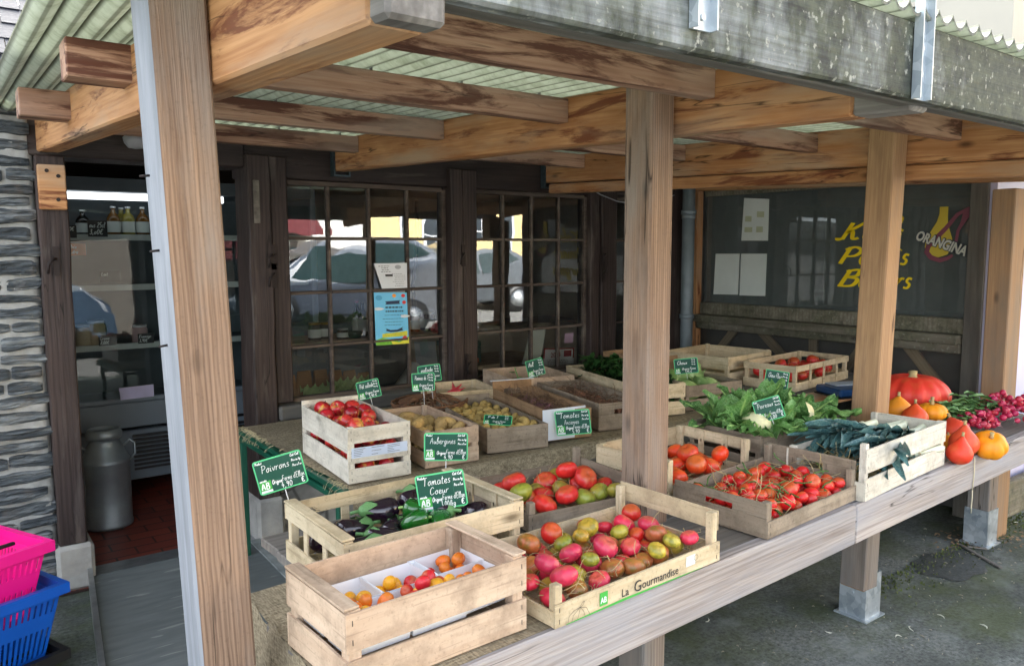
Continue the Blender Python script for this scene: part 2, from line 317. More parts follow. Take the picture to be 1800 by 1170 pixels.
# produce: colour per object (object colour)
def produce(name, rough=.3, blotch=.0, bl_col=(60,90,30), rng=(.45,.7), sc=6, spec=.5, bump=0, stretch=(1,1,1), sss=0, coat=0, shoulder=False):
    t = NT(name); oi = t.n('ObjectInfo'); c = oi.outputs['Color']; v = t.coord(stretch)
    if blotch: c = t.mix(t.ramp(t.noise(v, sc, 4), [(rng[0], BW(0)), (rng[1], BW(blotch))]), c, lin(bl_col))
    c = t.mix(1.0, c, t.ramp(t.noise(v, 3, 3), [(.3, BW(.82)), (.7, BW(1))]), 'MULTIPLY')
    if shoulder:
        sx_ = t.n('SeparateXYZ'); t.l(t.coord(shift=False), sx_.inputs[0]); ad = t.n('Math', operation='ADD'); t.l(sx_.outputs[2], ad.inputs[0]); m_ = t.n('Math', operation='MULTIPLY'); t.l(t.noise(v, 2.5, 4), m_.inputs[0]); m_.inputs[1].default_value = .8; t.l(m_.outputs[0], ad.inputs[1])
        c = t.mix(t.ramp(ad.outputs[0], [(.75, BW(0)), (1.15, BW(.3))]), c, lin((190,140,60))); c = t.mix(t.ramp(t.noise(v, 16, 3), [(.64, BW(0)), (.7, BW(.3))]), c, lin((170,120,70)))
    t.col(c)
    if bump: t.bump(t.noise(v, 60, 4), bump, .003)
    return t.set(rough, spec=spec, **{'Coat Weight': coat, 'Coat Roughness': .12})
tom_m = produce('tomato skin', .42, .1, (206,70,30), (.5,.75), 1.6, coat=.12, shoulder=True)
tomg_m = produce('ripening tomato skin', .38, .6, (84,98,26), (.47,.62), 1.3, coat=.12, shoulder=True)
apple_m = produce('apple skin', .3, .85, (224,178,84), (.53,.66), 1.0, coat=.25, stretch=(1.3,1.3,.5))
potato_m = produce('potato skin', .75, .5, (120,96,52), (.5,.7), 4, bump=.3)
shallot_m = produce('shallot skin', .6, .6, (70,40,40), (.45,.6), 2.5)
aub_m = produce('aubergine skin', .16, 0, coat=.6)
pumpkin_m = produce('pumpkin skin', .5, .4, (214,120,60), (.5,.75), 30, coat=.0, bump=.3)
radish_m = produce('radish skin', .35, .0)
leaf_m = None
def leafmat(name, a, b, vein, rough=.5, sc=9):
    t = NT(name); v = t.coord((1,1,1)); c = t.ramp(t.noise(v, sc, 5), [(.3, lin(a)), (.7, lin(b))]); c = t.mix(t.ramp(t.noise(v, sc*7, 3), [(.62, BW(0)), (.75, BW(.35))]), c, lin(vein)); vo = t.n('TexVoronoi', feature='DISTANCE_TO_EDGE'); t.l(v, vo.inputs['Vector']); vo.inputs['Scale'].default_value = sc*9; c = t.mix(t.ramp(vo.outputs['Distance'], [(.02, BW(.5)), (.09, BW(0))]), c, lin(vein))
    t.col(c); t.bump(t.noise(v, 60, 4), .35, .004); m = t.set(rough); return m
leaf_m = leafmat('cabbage leaf green', (48,98,44), (116,166,84), (170,200,140))
spin_m = leafmat('dark spinach green', (16,46,18), (48,92,36), (70,110,56), .45)
leek_m = leafmat('blue green leek leaf', (38,74,80), (86,128,128), (130,160,150), .45)
radleaf_m = leafmat('radish leaf green', (74,120,66), (140,180,116), (150,180,130))
stem_m = plain('pale green stem', (150,186,104), .5, var=.2)
calyx_m = plain('green calyx', (70,104,44), .6, var=.35, scale=30)
calyxp = plain('pale green aubergine cap', (96,140,84), .55, var=.3, scale=20)
curd_m = plain('cauliflower curd', (226,220,176), .8, var=.15, scale=30, bump=.6)
shaft_m = plain('white leek shaft', (222,226,200), .4, var=.08)
cork_m = plain('dry squash stalk', (178,158,110), .85, var=.3, scale=30, bump=.3)
white_m = plain('white card', (226,228,232), .6, var=.03, bump=0)
paper_m = plain('paper sheet', (206,212,208), .7, var=.05, bump=0)
sign_g = plain('dark green slate board', (18,78,62), .45, var=.1, bump=0)
sign_l = plain('light green border', (94,206,138), .4, var=.05, bump=0)
sign_ab = plain('organic logo green', (70,170,70), .5, var=.03, bump=0)
chalk = plain('white chalk ink', (236,240,236), .8, var=.03, bump=0)
ink = plain('dark print ink', (52,52,50), .8, var=.05, bump=0)
black_m = plain('black plastic', (18,18,20), .4, bump=0)
pink_m = plain('hot pink plastic', (250,24,140), .35, var=.04, bump=0, **{'Subsurface Weight': 0})
blue_m = plain('royal blue plastic', (10,84,180), .35, var=.04, bump=0)
yellow_m = plain('yellow vinyl lettering', (246,214,10), .5, var=.03, bump=0)

# ------------------------------------------------------------------ handwriting stroke font
GL = {
'A':(.6,[[(0,0),(.25,1),(.5,0)],[(.1,.4),(.42,.4)]]),'B':(.6,[[(.08,0),(.12,1)],[(.02,.9),(.4,1),(.42,.65),(.12,.55),(.5,.45),(.45,.05),(0,.02)]]),
'C':(.6,[[(.5,.8),(.3,1),(.05,.6),(.1,.1),(.35,0),(.55,.2)]]),'E':(.5,[[(.45,1),(.05,1),(.02,0),(.45,0)],[(.05,.5),(.35,.5)]]),'F':(.5,[[(.5,1),(.08,1),(.04,0)],[(.06,.5),(.4,.55)]]),
'K':(.62,[[(.16,1),(.1,.02)],[(.58,1),(.14,.45),(.3,.5),(.44,.05),(.62,.1)],[(-.1,.12),(-.05,0),(.1,.1)]]),'O':(.65,[[(.3,1),(.05,.6),(.1,.1),(.35,0),(.58,.4),(.5,.85),(.3,1)]]),
'P':(.55,[[(.1,1),(.06,0)],[(-.02,.85),(.25,1),(.5,.8),(.4,.5),(.08,.45)]]),'T':(.6,[[(0,.9),(.25,1),(.55,.97)],[(.3,.98),(.25,0)]]),'G':(.62,[[(.5,.8),(.3,1),(.05,.6),(.1,.1),(.35,0),(.52,.2),(.5,.45),(.32,.45)]]),
'L':(.5,[[(.08,1),(.05,.02),(.45,0)]]),'M':(.7,[[(0,0),(.1,1),(.3,.3),(.5,1),(.6,0)]]),'N':(.6,[[(0,0),(.05,1),(.45,0),(.5,1)]]),'R':(.6,[[(.08,0),(.1,1),(.45,.9),(.4,.55),(.1,.5),(.5,0)]]),'I':(.3,[[(.1,1),(.1,0)]]),
'a':(.48,[[(.4,.42),(.2,.52),(.03,.25),(.12,.02),(.32,.1),(.4,.45),(.38,.08),(.48,.05)]]),'b':(.46,[[(.12,.4),(.26,.95),(.14,1),(.06,.1),(.25,0),(.4,.2),(.3,.45),(.5,.4)]]),
'c':(.4,[[(.35,.42),(.2,.52),(.03,.25),(.14,.02),(.36,.1)]]),'d':(.48,[[(.36,.42),(.2,.52),(.03,.25),(.14,.02),(.34,.15),(.42,1),(.38,.08),(.48,.06)]]),
'e':(.4,[[(.04,.22),(.3,.32),(.26,.5),(.08,.42),(.05,.12),(.2,0),(.4,.12)]]),'f':(.34,[[(.34,.9),(.22,1),(.12,.7),(.1,0)],[(0,.5),(.28,.52)]]),
'g':(.46,[[(.38,.42),(.2,.52),(.04,.3),(.14,.08),(.34,.2),(.4,.48),(.34,-.3),(.12,-.38),(.08,-.2),(.46,.08)]]),'h':(.46,[[(.08,1),(.06,0),(.12,.3),(.28,.5),(.36,.3),(.36,.04),(.46,.05)]]),
'i':(.24,[[(.06,.48),(.06,.05),(.2,.06)],[(.1,.7),(.12,.74)]]),'l':(.26,[[(.06,.3),(.2,.95),(.1,1),(.06,.05),(.22,.06)]]),'m':(.66,[[(.02,0),(.06,.48),(.08,.25),(.22,.5),(.28,.02),(.3,.3),(.46,.5),(.52,.05),(.64,.06)]]),
'n':(.46,[[(.02,0),(.06,.48),(.08,.25),(.26,.5),(.34,.05),(.46,.06)]]),'o':(.44,[[(.2,.5),(.03,.25),(.16,0),(.36,.22),(.24,.5),(.42,.44)]]),'p':(.46,[[(.08,.48),(.02,-.4)],[(.06,.3),(.24,.52),(.38,.28),(.22,0),(.06,.08)]]),
'r':(.36,[[(.02,0),(.06,.48),(.08,.3),(.2,.48),(.34,.46)]]),'s':(.36,[[(.3,.46),(.14,.5),(.08,.34),(.26,.2),(.2,.02),(0,.05)]]),'t':(.32,[[(.14,.9),(.1,.08),(.26,.04)],[(0,.6),(.28,.62)]]),
'u':(.46,[[(.04,.48),(.05,.08),(.2,.02),(.34,.4),(.34,.06),(.46,.06)]]),'v':(.42,[[(.02,.48),(.16,.02),(.34,.5),(.42,.44)]]),'x':(.42,[[(.02,.48),(.34,.02)],[(.36,.5),(.02,0)]]),
'0':(.5,[[(.22,1),(.04,.6),(.12,.05),(.34,.1),(.42,.6),(.22,1)]]),'1':(.3,[[(.02,.75),(.16,1),(.14,0)]]),'2':(.5,[[(.05,.8),(.25,1),(.38,.7),(.02,.02),(.42,.04)]]),'3':(.45,[[(.05,.9),(.3,.95),(.18,.55),(.38,.3),(.2,0),(.02,.1)]]),
'4':(.5,[[(.2,1),(.04,.4),(.42,.42)],[(.3,.65),(.26,0)]]),'5':(.48,[[(.4,1),(.1,.98),(.06,.55),(.34,.5),(.3,.05),(.02,.05)]]),'9':(.48,[[(.36,.85),(.16,.98),(.06,.7),(.2,.5),(.36,.85),(.28,0)]]),
',':(.22,[[(.1,.08),(.04,-.15)]]),'/':(.35,[[(0,-.1),(.3,1)]]),"'":(.16,[[(.08,1),(.04,.8)]]),'€':(.6,[[(.5,.85),(.3,1),(.1,.6),(.15,.1),(.4,0),(.52,.15)],[(0,.6),(.4,.6)],[(0,.42),(.36,.42)]]),' ':(.3,[]),'k':(.42,[[(.06,1),(.04,0)],[(.34,.48),(.06,.22),(.36,.02)]]),
}
def smooth_pts(P, k=4):
    if len(P) < 3: return [Vector((*p, 0)) for p in P]
    P = [Vector((*p, 0)) for p in P]; Q = [P[0]]+P+[P[-1]]; out = []
    for i in range(1, len(Q)-2):
        for j in range(k):
            s = j/k; a, b, c, d = Q[i-1], Q[i], Q[i+1], Q[i+2]
            out.append(.5*((2*b)+(c-a)*s+(2*a-5*b+4*c-d)*s*s+(3*b-a-3*c+d)*s**3))
    out.append(P[-1]); return out
def write(mb, text, O, U, V, size, th=.09, slant=.2, mi=0, maxw=None, off=.0006, jit=0, sx=1):
    """stroke text from O along U, V up; ribbon strokes"""
    O = Vector(O); U = Vector(U).normalized(); V = Vector(V).normalized(); N = U.cross(V).normalized()
    adv = sum(GL.get(c, GL['o'])[0]+.06 for c in text); k = size
    kx = size*sx if not maxw else min(size, maxw/adv)
    x = 0; layer = 0
    for c in text:
        w, ss = GL.get(c, GL['o'])
        for st in ss:
            P = smooth_pts(st, 3 if k < .03 else 6)
            pts = [(p.x+x+slant*p.y, p.y+(random.uniform(-jit, jit) if jit else 0)) for p in P]
            if len(pts) < 2: continue
            L = []; Rr = []
            for i, p in enumerate(pts):
                a = pts[max(i-1, 0)]; b = pts[min(i+1, len(pts)-1)]; dx, dy = b[0]-a[0], b[1]-a[1]; q = math.hypot(dx, dy) or 1
                hw = th/2*(1+.35*abs(dy/q)); nx, ny = -dy/q*hw, dx/q*hw
                for li, sg in ((L, 1), (Rr, -1)): li.append(O+U*((p[0]+sg*nx)*kx)+V*((p[1]+sg*ny)*k)+N*(off+layer*.00006))
            layer += 1
            mb.grid([L, Rr], mi, False)
        x += w+.06
    return x*kx

# ================================================================== SETTING
def sheet(name, x0, y0, x1, y1, z, m, nx=1, ny=1, kind='structure', wob=0):
    b = MB(); b.grid([[(x0+(x1-x0)*i/nx, y0+(y1-y0)*j/ny, z+(noise.noise(Vector((i*.7, j*.7, 3)))*wob if wob else 0)) for j in range(ny+1)] for i in range(nx+1)])
    return tag(b.build(name, m), kind=kind)
sheet('ground', -90, -90, 90, 3.6, 0, asphalt)
sheet('ground', -90, 3.6, 90, 120, -.012, asphalt)
sheet('bounce_road', -90, -90, 90, -2.2, .004, plain('pale bounce asphalt', (150,148,142), .9, var=.12, scale=3))  # paler sheet over the street, added to bounce light up under the porch
# damp patches and scraps on the asphalt
def blob(name, c, rx, ry, z, m, seed=1, n=40, kind='structure'):
    b = MB(); ps = []
    for i in range(n):
        q = 2*math.pi*i/n; k = 1+.3*noise.noise(Vector((math.cos(q)*2, math.sin(q)*2, seed)))+.06*noise.noise(Vector((math.cos(q)*9, math.sin(q)*9, seed)))
        ps.append((c[0]+rx*k*math.cos(q), c[1]+ry*k*math.sin(q), z))
    b.add(ps, [list(range(n))]); o = b.build(name, m); return tag(o, kind=kind)
pc = ZP(1670, 993, 0); blob('wet_patch', pc, .2, .13, .004, wet_m, 2)
random.seed(4)
b = MB()
for i in range(420):
    x = random.uniform(1.0, 4.6); y = random.uniform(.2, 2.3) if i % 3 else random.uniform(1.3, 1.75); a = random.uniform(0, 6.3); L = random.choice([.003, .004, .006, .01, .018]); p = Vector((x, y, .006))
    d = Vector((math.cos(a), math.sin(a), 0)); b.tube([p, p+d*L*.5+Vector((0, 0, .003)), p+d*L+Vector((0, 0, .001))+d.orthogonal()*L*.0], [.0012, .0018, .0008], 4)
tag(b.build('ground_litter', plain('dry litter', (156,150,130), .9, var=.4, bump=0)), kind='stuff')
b = MB(); random.seed(15)
for i in range(150):
    c0 = ZP(random.uniform(1640, 1800), random.gauss(948, 9), .006); q = random.uniform(0, 6.28); r_ = random.uniform(.006, .014)
    u = Vector((math.cos(q), math.sin(q), random.uniform(-.2, .4)))*r_; v_ = Vector((-math.sin(q), math.cos(q), random.uniform(-.2, .5)))*r_*.5
    c0.z += random.uniform(.002, .012); b.add([c0-u, c0-v_, c0+u, c0+v_], [(0, 1, 2, 3)])
tag(b.build('dry_leaves', plain('dry brown leaf', (120,98,72), .9, var=.4, bump=0)), kind='stuff')
b = MB()
for i in range(1500):
    x = random.uniform(3.1, 7); y = 1.7-abs(random.gauss(0, .07)); h_ = random.uniform(.004, .018); c0 = Vector((x, y, 0)); q = random.uniform(0, 6.28); u = Vector((math.cos(q), math.sin(q), 0))*.006
    b.add([c0-u, c0+u, c0+Vector((random.uniform(-.008, .008), random.uniform(-.008, .008), h_))], [(0, 1, 2)])
tag(b.build('moss', plain('green moss', (78,88,44), .95, var=.4, bump=0)), kind='stuff')
for i, (px, py) in enumerate(((1735, 1104), (1585, 1118), (1600, 1100), (1450, 1108), (1240, 1092), (1660, 1086), (1790, 918))):
    c0 = ZP(px, py, .008); q = i*1.3; b = MB(); pts = [c0+Vector((math.cos(q+k*.35)*.011*k, math.sin(q+k*.5)*.011*k, .002*math.sin(k))) for k in range(4)]; b.tube(pts, [.0008, .0018, .0022, .0007] if i else [.001, .003, .003, .001], 5)
    tag(b.build('peel_scrap', plain('pale peel', (206,206,190), .8, bump=0) if 'pale peel' not in MAT else MAT['pale peel']), 'pale curled scrap lying on the dark asphalt', 'scrap', 'pale scraps on the asphalt')
for i, (px, py, ex, ey) in enumerate([(1685, 955, 1760, 998), (1700, 960, 1735, 964)]):
    a = ZP(px, py, .006); c = ZP(ex, ey, .006); o = timber('wood_splinter', a, c, .022, .008, old_w)
    tag(o, ['long grey wood splinter lying on asphalt by the far metal foot', 'short grey wood splinter against the far metal post foot'][i], 'wood scrap')

# ------------------------------------------------------------------ shop building
shop = thing('shop_building', 'old stone shop with dark timber glazed front under the porch', 'building', (1.8, 3.8, 0))
YF = 3.8
# schist wall left of the doorway
b = MB(); b.box((-2.2, 3.765, 0), (.335, 4.2, 2.08))
b.grid([[(-.7+1.045*i/60, 3.744+.012*noise.noise(Vector((i*.35, j*.35, 0)))+(.03 if i == 60 else 0), 2.08*j/120) for j in range(121)] for i in range(61)][::-1]); mortar = b.build('mortar_wall', mortar_m, shop, world=True)
b = MB(); random.seed(11); z = .04
while z < 2.04:
    h = random.uniform(.042, .07); x = .345+random.uniform(-.03, .012); first = True
    while x > -.6:
        L = random.uniform(.09, .26); x0 = x-L; yb = 3.756; n = 14; pr = random.uniform(.016, .034); sk = random.uniform(-.012, .012); P = []; sd__ = random.uniform(0, 50)
        for i in range(n+1):
            xx = x0+L*i/n; e = {0: .55, n: .55, 1: .9, n-1: .9}.get(i, 1); ro = []; hh = h*(e*.5+.5)*(.92+.3*noise.noise(Vector((xx*11, sd__, 1))))
            zc = z+h/2+sk*(i/n-.5)+.006*noise.noise(Vector((xx*8, sd__, 5)))
            for j in range(11):
                f = j/10; dp = min(1, 9*f, 9*(1-f))**.5
                nn = .007*noise.noise(Vector((xx*14, f*5+sd__, sd__)))+.004*noise.noise(Vector((xx*50, f*16, sd__)))+.005*(math.floor(f*3.99+noise.noise(Vector((xx*6, sd__, 2))))%2)
                ro.append((xx, yb-dp*pr*(.6+.4*e)-nn*dp, zc+(f-.5)*hh))
            P.append(ro)
        b.grid(P, 0, False); x = x0-random.uniform(.005, .022)
    z += h+random.uniform(.001, .012)
b.build('stone_courses', stone_m, shop, world=True)
# door posts and wall posts (dark timber)
def vpost(x0, x1, y0, y1, z0, z1, name='wall_post', m=dark_z, lean=0):
    b = MB(); b.box((x0, y0, z0), (x1, y1, z1))
    o = b.build(name, m, shop, .006, world=True); me = o.data; bm = bmesh.new(); bm.from_mesh(me)
    bmesh.ops.subdivide_edges(bm, edges=[e for e in bm.edges if abs((e.verts[0].co-e.verts[1].co).z) > .5], cuts=30, use_grid_fill=True)
    for v in bm.verts:
        nv = noise.noise_vector(Vector((v.co.x*4, v.co.y*4, v.co.z*5))); v.co += Vector((nv.x, nv.y, 0))*.006; v.co.x += lean*(v.co.z-1)
    bm.to_mesh(me); bm.free(); return o
vpost(.345, .455, 3.72, 3.9, .2, 1.84, 'door_post')
vpost(1.195, 1.305, 3.71, 3.9, .24, 1.9, 'door_post')
vpost(1.309, 1.398, 3.735, 3.88, .7, 1.9)
vpost(2.325, 2.40, 3.72, 3.88, .62, 1.9); vpost(2.405, 2.505, 3.735, 3.88, .62, 1.9)
vpost(3.385, 3.46, 3.74, 3.88, .62, 1.9); vpost(3.465, 3.6, 3.725, 3.88, .0, 1.9)
vpost(4.13, 4.3, 3.745, 3.9, 0, 2.3)
for a_, c_ in (((.33, 3.7, 0), (.475, 3.92, .2)), ((1.185, 3.7, 0), (1.32, 3.92, .24))): b = MB(); b.box(a_, c_); b.build('stone_footing', white_stone, shop, .015, world=True)
b = MB(); b.box((.3, 3.75, 1.84), (1.2, 3.95, 2.12)); o = b.build('door_lintel', dark_w, shop, .006, world=True)
b = MB(); b.box((1.2, 3.765, 1.80), (4.42, 3.95, 2.12)); o = b.build('window_lintel', dark_w, shop, .006, world=True)
# wall below windows
b = MB(); b.box((1.32, 3.80, 0), (4.13, 4.0, .62)); b.build('rubble_wall', rubble_m, shop, world=True)
for x0, x1 in ((1.31, 2.33), (2.42, 3.46), (3.6, 4.13)):
    timber('window_sill', (x0, 3.745, .655), (x1, 3.745, .655), .12, .07, old_w, shop, bevel=.008)
# windows
def window(x0, x1, nc, z0=.69, z1=1.785, nr=4, latch=True):
    w = MB(); t_ = .022
    w.box((x0-.012, YF-.018, z0), (x0+.012, YF+.03, z1)); w.box((x1-.012, YF-.018, z0), (x1+.012, YF+.03, z1))
    w.box((x0+.012, YF-.018, z1-.012), (x1-.012, YF+.03, z1+.012)); w.box((x0+.012, YF-.018, z0-.01), (x1-.012, YF+.03, z0+.02))
    fr = w.build('window', munt, shop, .003, world=True)
    m = MB(); xs = [x0+(x1-x0)*i/nc for i in range(nc+1)]; zs = [z0+(z1-z0)*i/nr for i in range(nr+1)]
    for x in xs[1:-1]: m.box((x-.008, YF-.012, z0+.02), (x+.008, YF+.02, z1-.012))
    for z in zs[1:-1]:
        for i in range(nc):
            a = xs[i]+(.0085 if i else .0125); c = xs[i+1]-(.0085 if i < nc-1 else .0125); m.box((a, YF-.014, z-.008), (c, YF+.022, z+.008))
    m.build('muntins', munt, fr, .003, world=True)
    g = MB()
    for i in range(nc):
        for j in range(nr):
            random.seed(i*7+j+int(x0*10)); tx = random.uniform(-.0016, .0016); tz = random.uniform(-.0016, .0016)
            g.add([(xs[i], YF+.006+tx, zs[j]), (xs[i+1], YF+.006-tx, zs[j]), (xs[i+1], YF+.006-tx+tz, zs[j+1]), (xs[i], YF+.006+tx+tz, zs[j+1])], [(0, 1, 2, 3)])
    g.build('panes', glass, fr, world=True)
    return fr
w1 = window(1.402, 2.314, 4); w2 = window(2.512, 3.376, 4); w3 = window(3.61, 4.12, 2)
# ironwork
def latch(x, z, y=3.715, fl=1):
    b = MB(); b.box((x-.012, y-.006, z-.06), (x+.012, y, z+.06)); b.tube([(x, y-.006, z+.01), (x-.01*fl, y-.03, z+.012), (x-.03*fl, y-.034, z-.01), (x-.034*fl, y-.03, z-.05)], .006, 6)
    b.build('latch', iron, shop, world=True)
for x, z in ((.4, 1.41), (1.31, 1.42), (1.31, 1.33), (2.395, 1.42), (2.43, .8), (3.47, 1.41), (3.47, 1.3)): latch(x, z)
b = MB(); b.box((1.222, 3.703, 1.58), (1.25, 3.709, 1.78)); b.build('door_plate', plain('worn grey metal plate', (110,104,96), .7, .4, var=.4, scale=30), shop, world=True)
b = MB(); b.box((.352, 3.69, 1.62), (.452, 3.718, 1.80)); o = b.build('packing_block', beam_w, shop, .004, world=True)
b = MB()
for x, z in ((.385, 1.775), (.425, 1.755), (.42, 1.66)): b.tube([(x, 3.691, z), (x, 3.686, z)], .008, 8)
b.build('screw', iron, shop, world=True)
# threshold + ramp
b = MB(); b.box((.47, 3.70, .0), (1.2, 3.86, .035)); b.build('threshold', alu, shop, .003, world=True)
b = MB(); b.add([(.335, 2.55, .012), (1.24, 2.55, .012), (1.24, 3.70, .05), (.46, 3.70, .05), (.335, 2.55, 0), (1.24, 2.55, 0), (1.24, 3.70, 0), (.46, 3.70, 0)], [(0,1,2,3), (0,4,5,1), (3,7,4,0), (1,5,6,2)])
rampo = b.build('door_ramp', ramp_m); tag(rampo, 'worn grey sheet ramp with aluminium edge in front of shop door', 'ramp')
b = MB(); b.add([(.325, 2.55, .05), (.345, 2.55, .05), (.462, 3.7, .09), (.442, 3.7, .09), (.325, 2.55, 0), (.345, 2.55, 0), (.462, 3.7, 0), (.442, 3.7, 0)], [(0,1,2,3), (0,4,5,1), (1,5,6,2), (3,7,4,0), (2,6,7,3)])
b.build('edge_rail', alu, rampo)
b = MB(); b.bar((1.16, 2.55, .0165), (1.16, 3.69, .055), .05, .006); b.build('edge_rail', plain('pale scraped floor strip', (140,146,144), .7, var=.3, scale=20), rampo)
# interior room
inner = plain('dim interior plaster', (176,168,156), .9, var=.1)
b = MB(); b.box((.33, 3.95, -.008), (6.5, 9, .0)); b.box((.33, 3.7, -.008), (1.25, 3.95, .001)); o = b.build('shop_floor', tile_m, shop, world=True)
b = MB(); b.box((.2, 3.95, 0), (.3, 9, 2.4)); b.box((6.5, 3.95, 0), (6.6, 9, 2.4)); b.box((.2, 9, 0), (6.6, 9.1, 2.4)); b.box((.2, 3.95, 2.12), (6.6, 9.1, 2.2)); b.box((4.3, 3.82, 0), (6.6, 3.95, 2.4))
b.build('inner_wall', inner, shop, world=True)
# slate roof of the house above
b = MB(); random.seed(3)
for r_ in range(64):
    y0 = 3.62+r_*.1; z0 = 2.13+r_*.085
    for k in range(int(44+2*r_) if r_ < 3 else 44):
        x0 = -2.2+k*.16+(r_ % 2)*.08; d = random.uniform(-.004, .004)
        b.box((x0+.002, 0, 0), (x0+.158, .19, .007), 0, Matrix.Translation((0, y0, z0+d)) @ Matrix.Rotation(R(38), 4, 'X'))
slate = plain('blue grey slate', (14,20,32), .45, var=.35, scale=12, bump=.3)
b.build('slate_roof', slate, shop, world=True)

# ------------------------------------------------------------------ porch
porch = thing('timber_porch', 'timber lean-to porch with pale green corrugated roof', 'porch', (1.63, 1.5, 0))
def yf(x): return 1.43+.0437*(x-.42)          # line of the front faces of the posts
for i, (xt, xb, m, w) in enumerate([(.304, .345, post_w, .099), (1.544, 1.544, post_w, .09), (2.893, 2.842, post_warm, .094)]):
    # xt: left face x at z 1.8, xb: at z .5
    sl = (xt-xb)/1.3; p0 = Vector((xb+w/2-sl*.5, yf(xb)+w/2, .0)); p1 = Vector((xb+w/2+sl*1.4, yf(xb)+w/2, 1.93))
    o = timber('post', p0+Vector((0, 0, .12)), p1, w, w*1.12, m, porch, bevel=.005)
    if i:
        o2 = timber('post_base', p0+Vector((0, 0, .121)), Vector((p0.x+(p1.x-p0.x)*.25, p0.y, .64)), w*1.012, w*1.132, leg_w, porch, bevel=.005)
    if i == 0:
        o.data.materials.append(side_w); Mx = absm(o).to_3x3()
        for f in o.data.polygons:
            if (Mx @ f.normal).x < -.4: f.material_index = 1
P4 = timber('post', (4.235, 1.655, 0), (4.235, 1.655, 1.735), .15, .105, post_warm, porch, bevel=.005)
P4['label'] = 'thick end post against the neighbouring window wall'
timber('post_base', (4.035+.05, yf(4)+.05, .12), (4.085, yf(4)+.05, .64), .1, .1, leg_w, porch)
for x in (.345, 1.544, 2.842, 4.035):
    b = MB(); y = yf(x); w = .098; e = .004; q = .006
    b.box((x-q, y-q, 0), (x+w+q, y-q+e, .18)); b.box((x-q, y+w+q-e, 0), (x+w+q, y+w+q, .18)); b.box((x-q, y-q+e, 0), (x-q+e, y+w+q-e, .18)); b.box((x+w+q-e, y-q+e, 0), (x+w+q, y+w+q-e, .18))
    b.box((x-.02, y-.02, .0), (x+w+.02, y+w+.02, .006))
    for z in (.1, .14): b.tube([(x-q-.004, y+.05, z), (x-q+.002, y+.05, z)], .007, 8)
    b.build('post_shoe', zinc, porch, world=True)
# beams running out from the facade
beams = [((.40, 3.80, 1.937), (.46, .80, 1.787), .08, .16), ((1.678, 3.76, 1.925), (1.678, .835, 1.812), .07, .155), ((3.03, 3.76, 1.93), (3.03, .84, 1.82), .07, .155), ((4.31, 3.7, 1.93), (4.31, .85, 1.82), .07, .15)]
for p0, p1, w, h in beams:
    p0 = Vector(p0); p1 = Vector(p1); pm = p0.lerp(p1, .985 if p0.x < 1 else .955)
    timber('beam', p0, pm, w, h, beam_w, porch, bevel=.006, wob=.002)
    timber('beam_end', pm, p1, w*.995, h*.995, tip_w, porch, bevel=.006)
timber('beam', (3.03, 3.7, 1.815), (3.03, .85, 1.713), .06, .055, beam_w, porch, bevel=.005)   # lower plank under the third beam
for x in (1.678, 3.03):
    b = MB(); b.box((x-.045, 3.715, 1.83), (x-.0365, 3.757, 1.99)); b.box((x+.0365, 3.715, 1.83), (x+.045, 3.757, 1.99)); b.box((x-.045, 3.715, 1.82), (x+.045, 3.757, 1.829))
    b.build('joist_hanger', plain('grey blue steel hanger', (70,84,90), .5, .6, var=.3, scale=40), porch, world=True)
# purlins
def beamx(i, y):
    p0, p1 = Vector(beams[i][0]), Vector(beams[i][1]); t = (p0.y-y)/(p0.y-p1.y); return p0.x+(p1.x-p0.x)*t
for gi, (ya, yb, yc, yd) in enumerate([(1.37, 1.95, 2.70, 3.47), (1.365, 1.935, 2.65, 3.39), (1.36, 1.94, 2.65, 3.4)]):
    for y, zt in ((ya, 1.911), (yb, 1.924), (yc, 1.957), (yd, 1.985)):
        x0 = beamx(gi, y)+.0355; x1 = beamx(gi+1, y)-.0355
        timber('purlin', (x0, y, zt-.037), (x1, y, zt-.037), .05, .074, purlin_w, porch, bevel=.003, wob=.0015)
for y, zt, x0 in ((2.07, 1.922, .262), (2.93, 1.952, .238)):
    x1 = beamx(0, y)-.0355
    timber('purlin', (x0, y, zt-.04), (x1, y, zt-.04), .095, .085, purlin_w, porch, bevel=.003)
# corrugated sheets, overlapping
def roofz(y): return 1.925+.0365*(y-1.35)
b = MB(); pitch = .058; x0 = .185; x1 = 5.2; n = int((x1-x0)/pitch*10)
rows = []
for j, y in enumerate([.788+i*.1855 for i in range(17)]):
    rows.append([(x0+(x1-x0)*i/n, y, roofz(y)+.010-.021*abs(math.sin(math.pi*i/10))**.8+.0015*noise.noise(Vector((i*.05, y*3, 0)))) for i in range(n+1)])
b.grid(rows)
fe = rows[0]; rows = [[(p[0], p[1], p[2]+.006) for p in r] for r in rows]; b.grid([r for r in rows[::-1]]); b.grid([fe, rows[0]][::-1], 1)
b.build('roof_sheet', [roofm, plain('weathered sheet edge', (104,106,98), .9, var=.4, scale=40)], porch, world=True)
# roofing screws with washers
b = MB()
for y in (1.39, 1.97, 2.7, 3.47):
    for x in [.4+i*.29 for i in range(13)]: b.tube([(x, y, roofz(y)-.02), (x, y, roofz(y)+.02)], .005, 6)
b.build('roofing_screw', alu, porch, world=True)
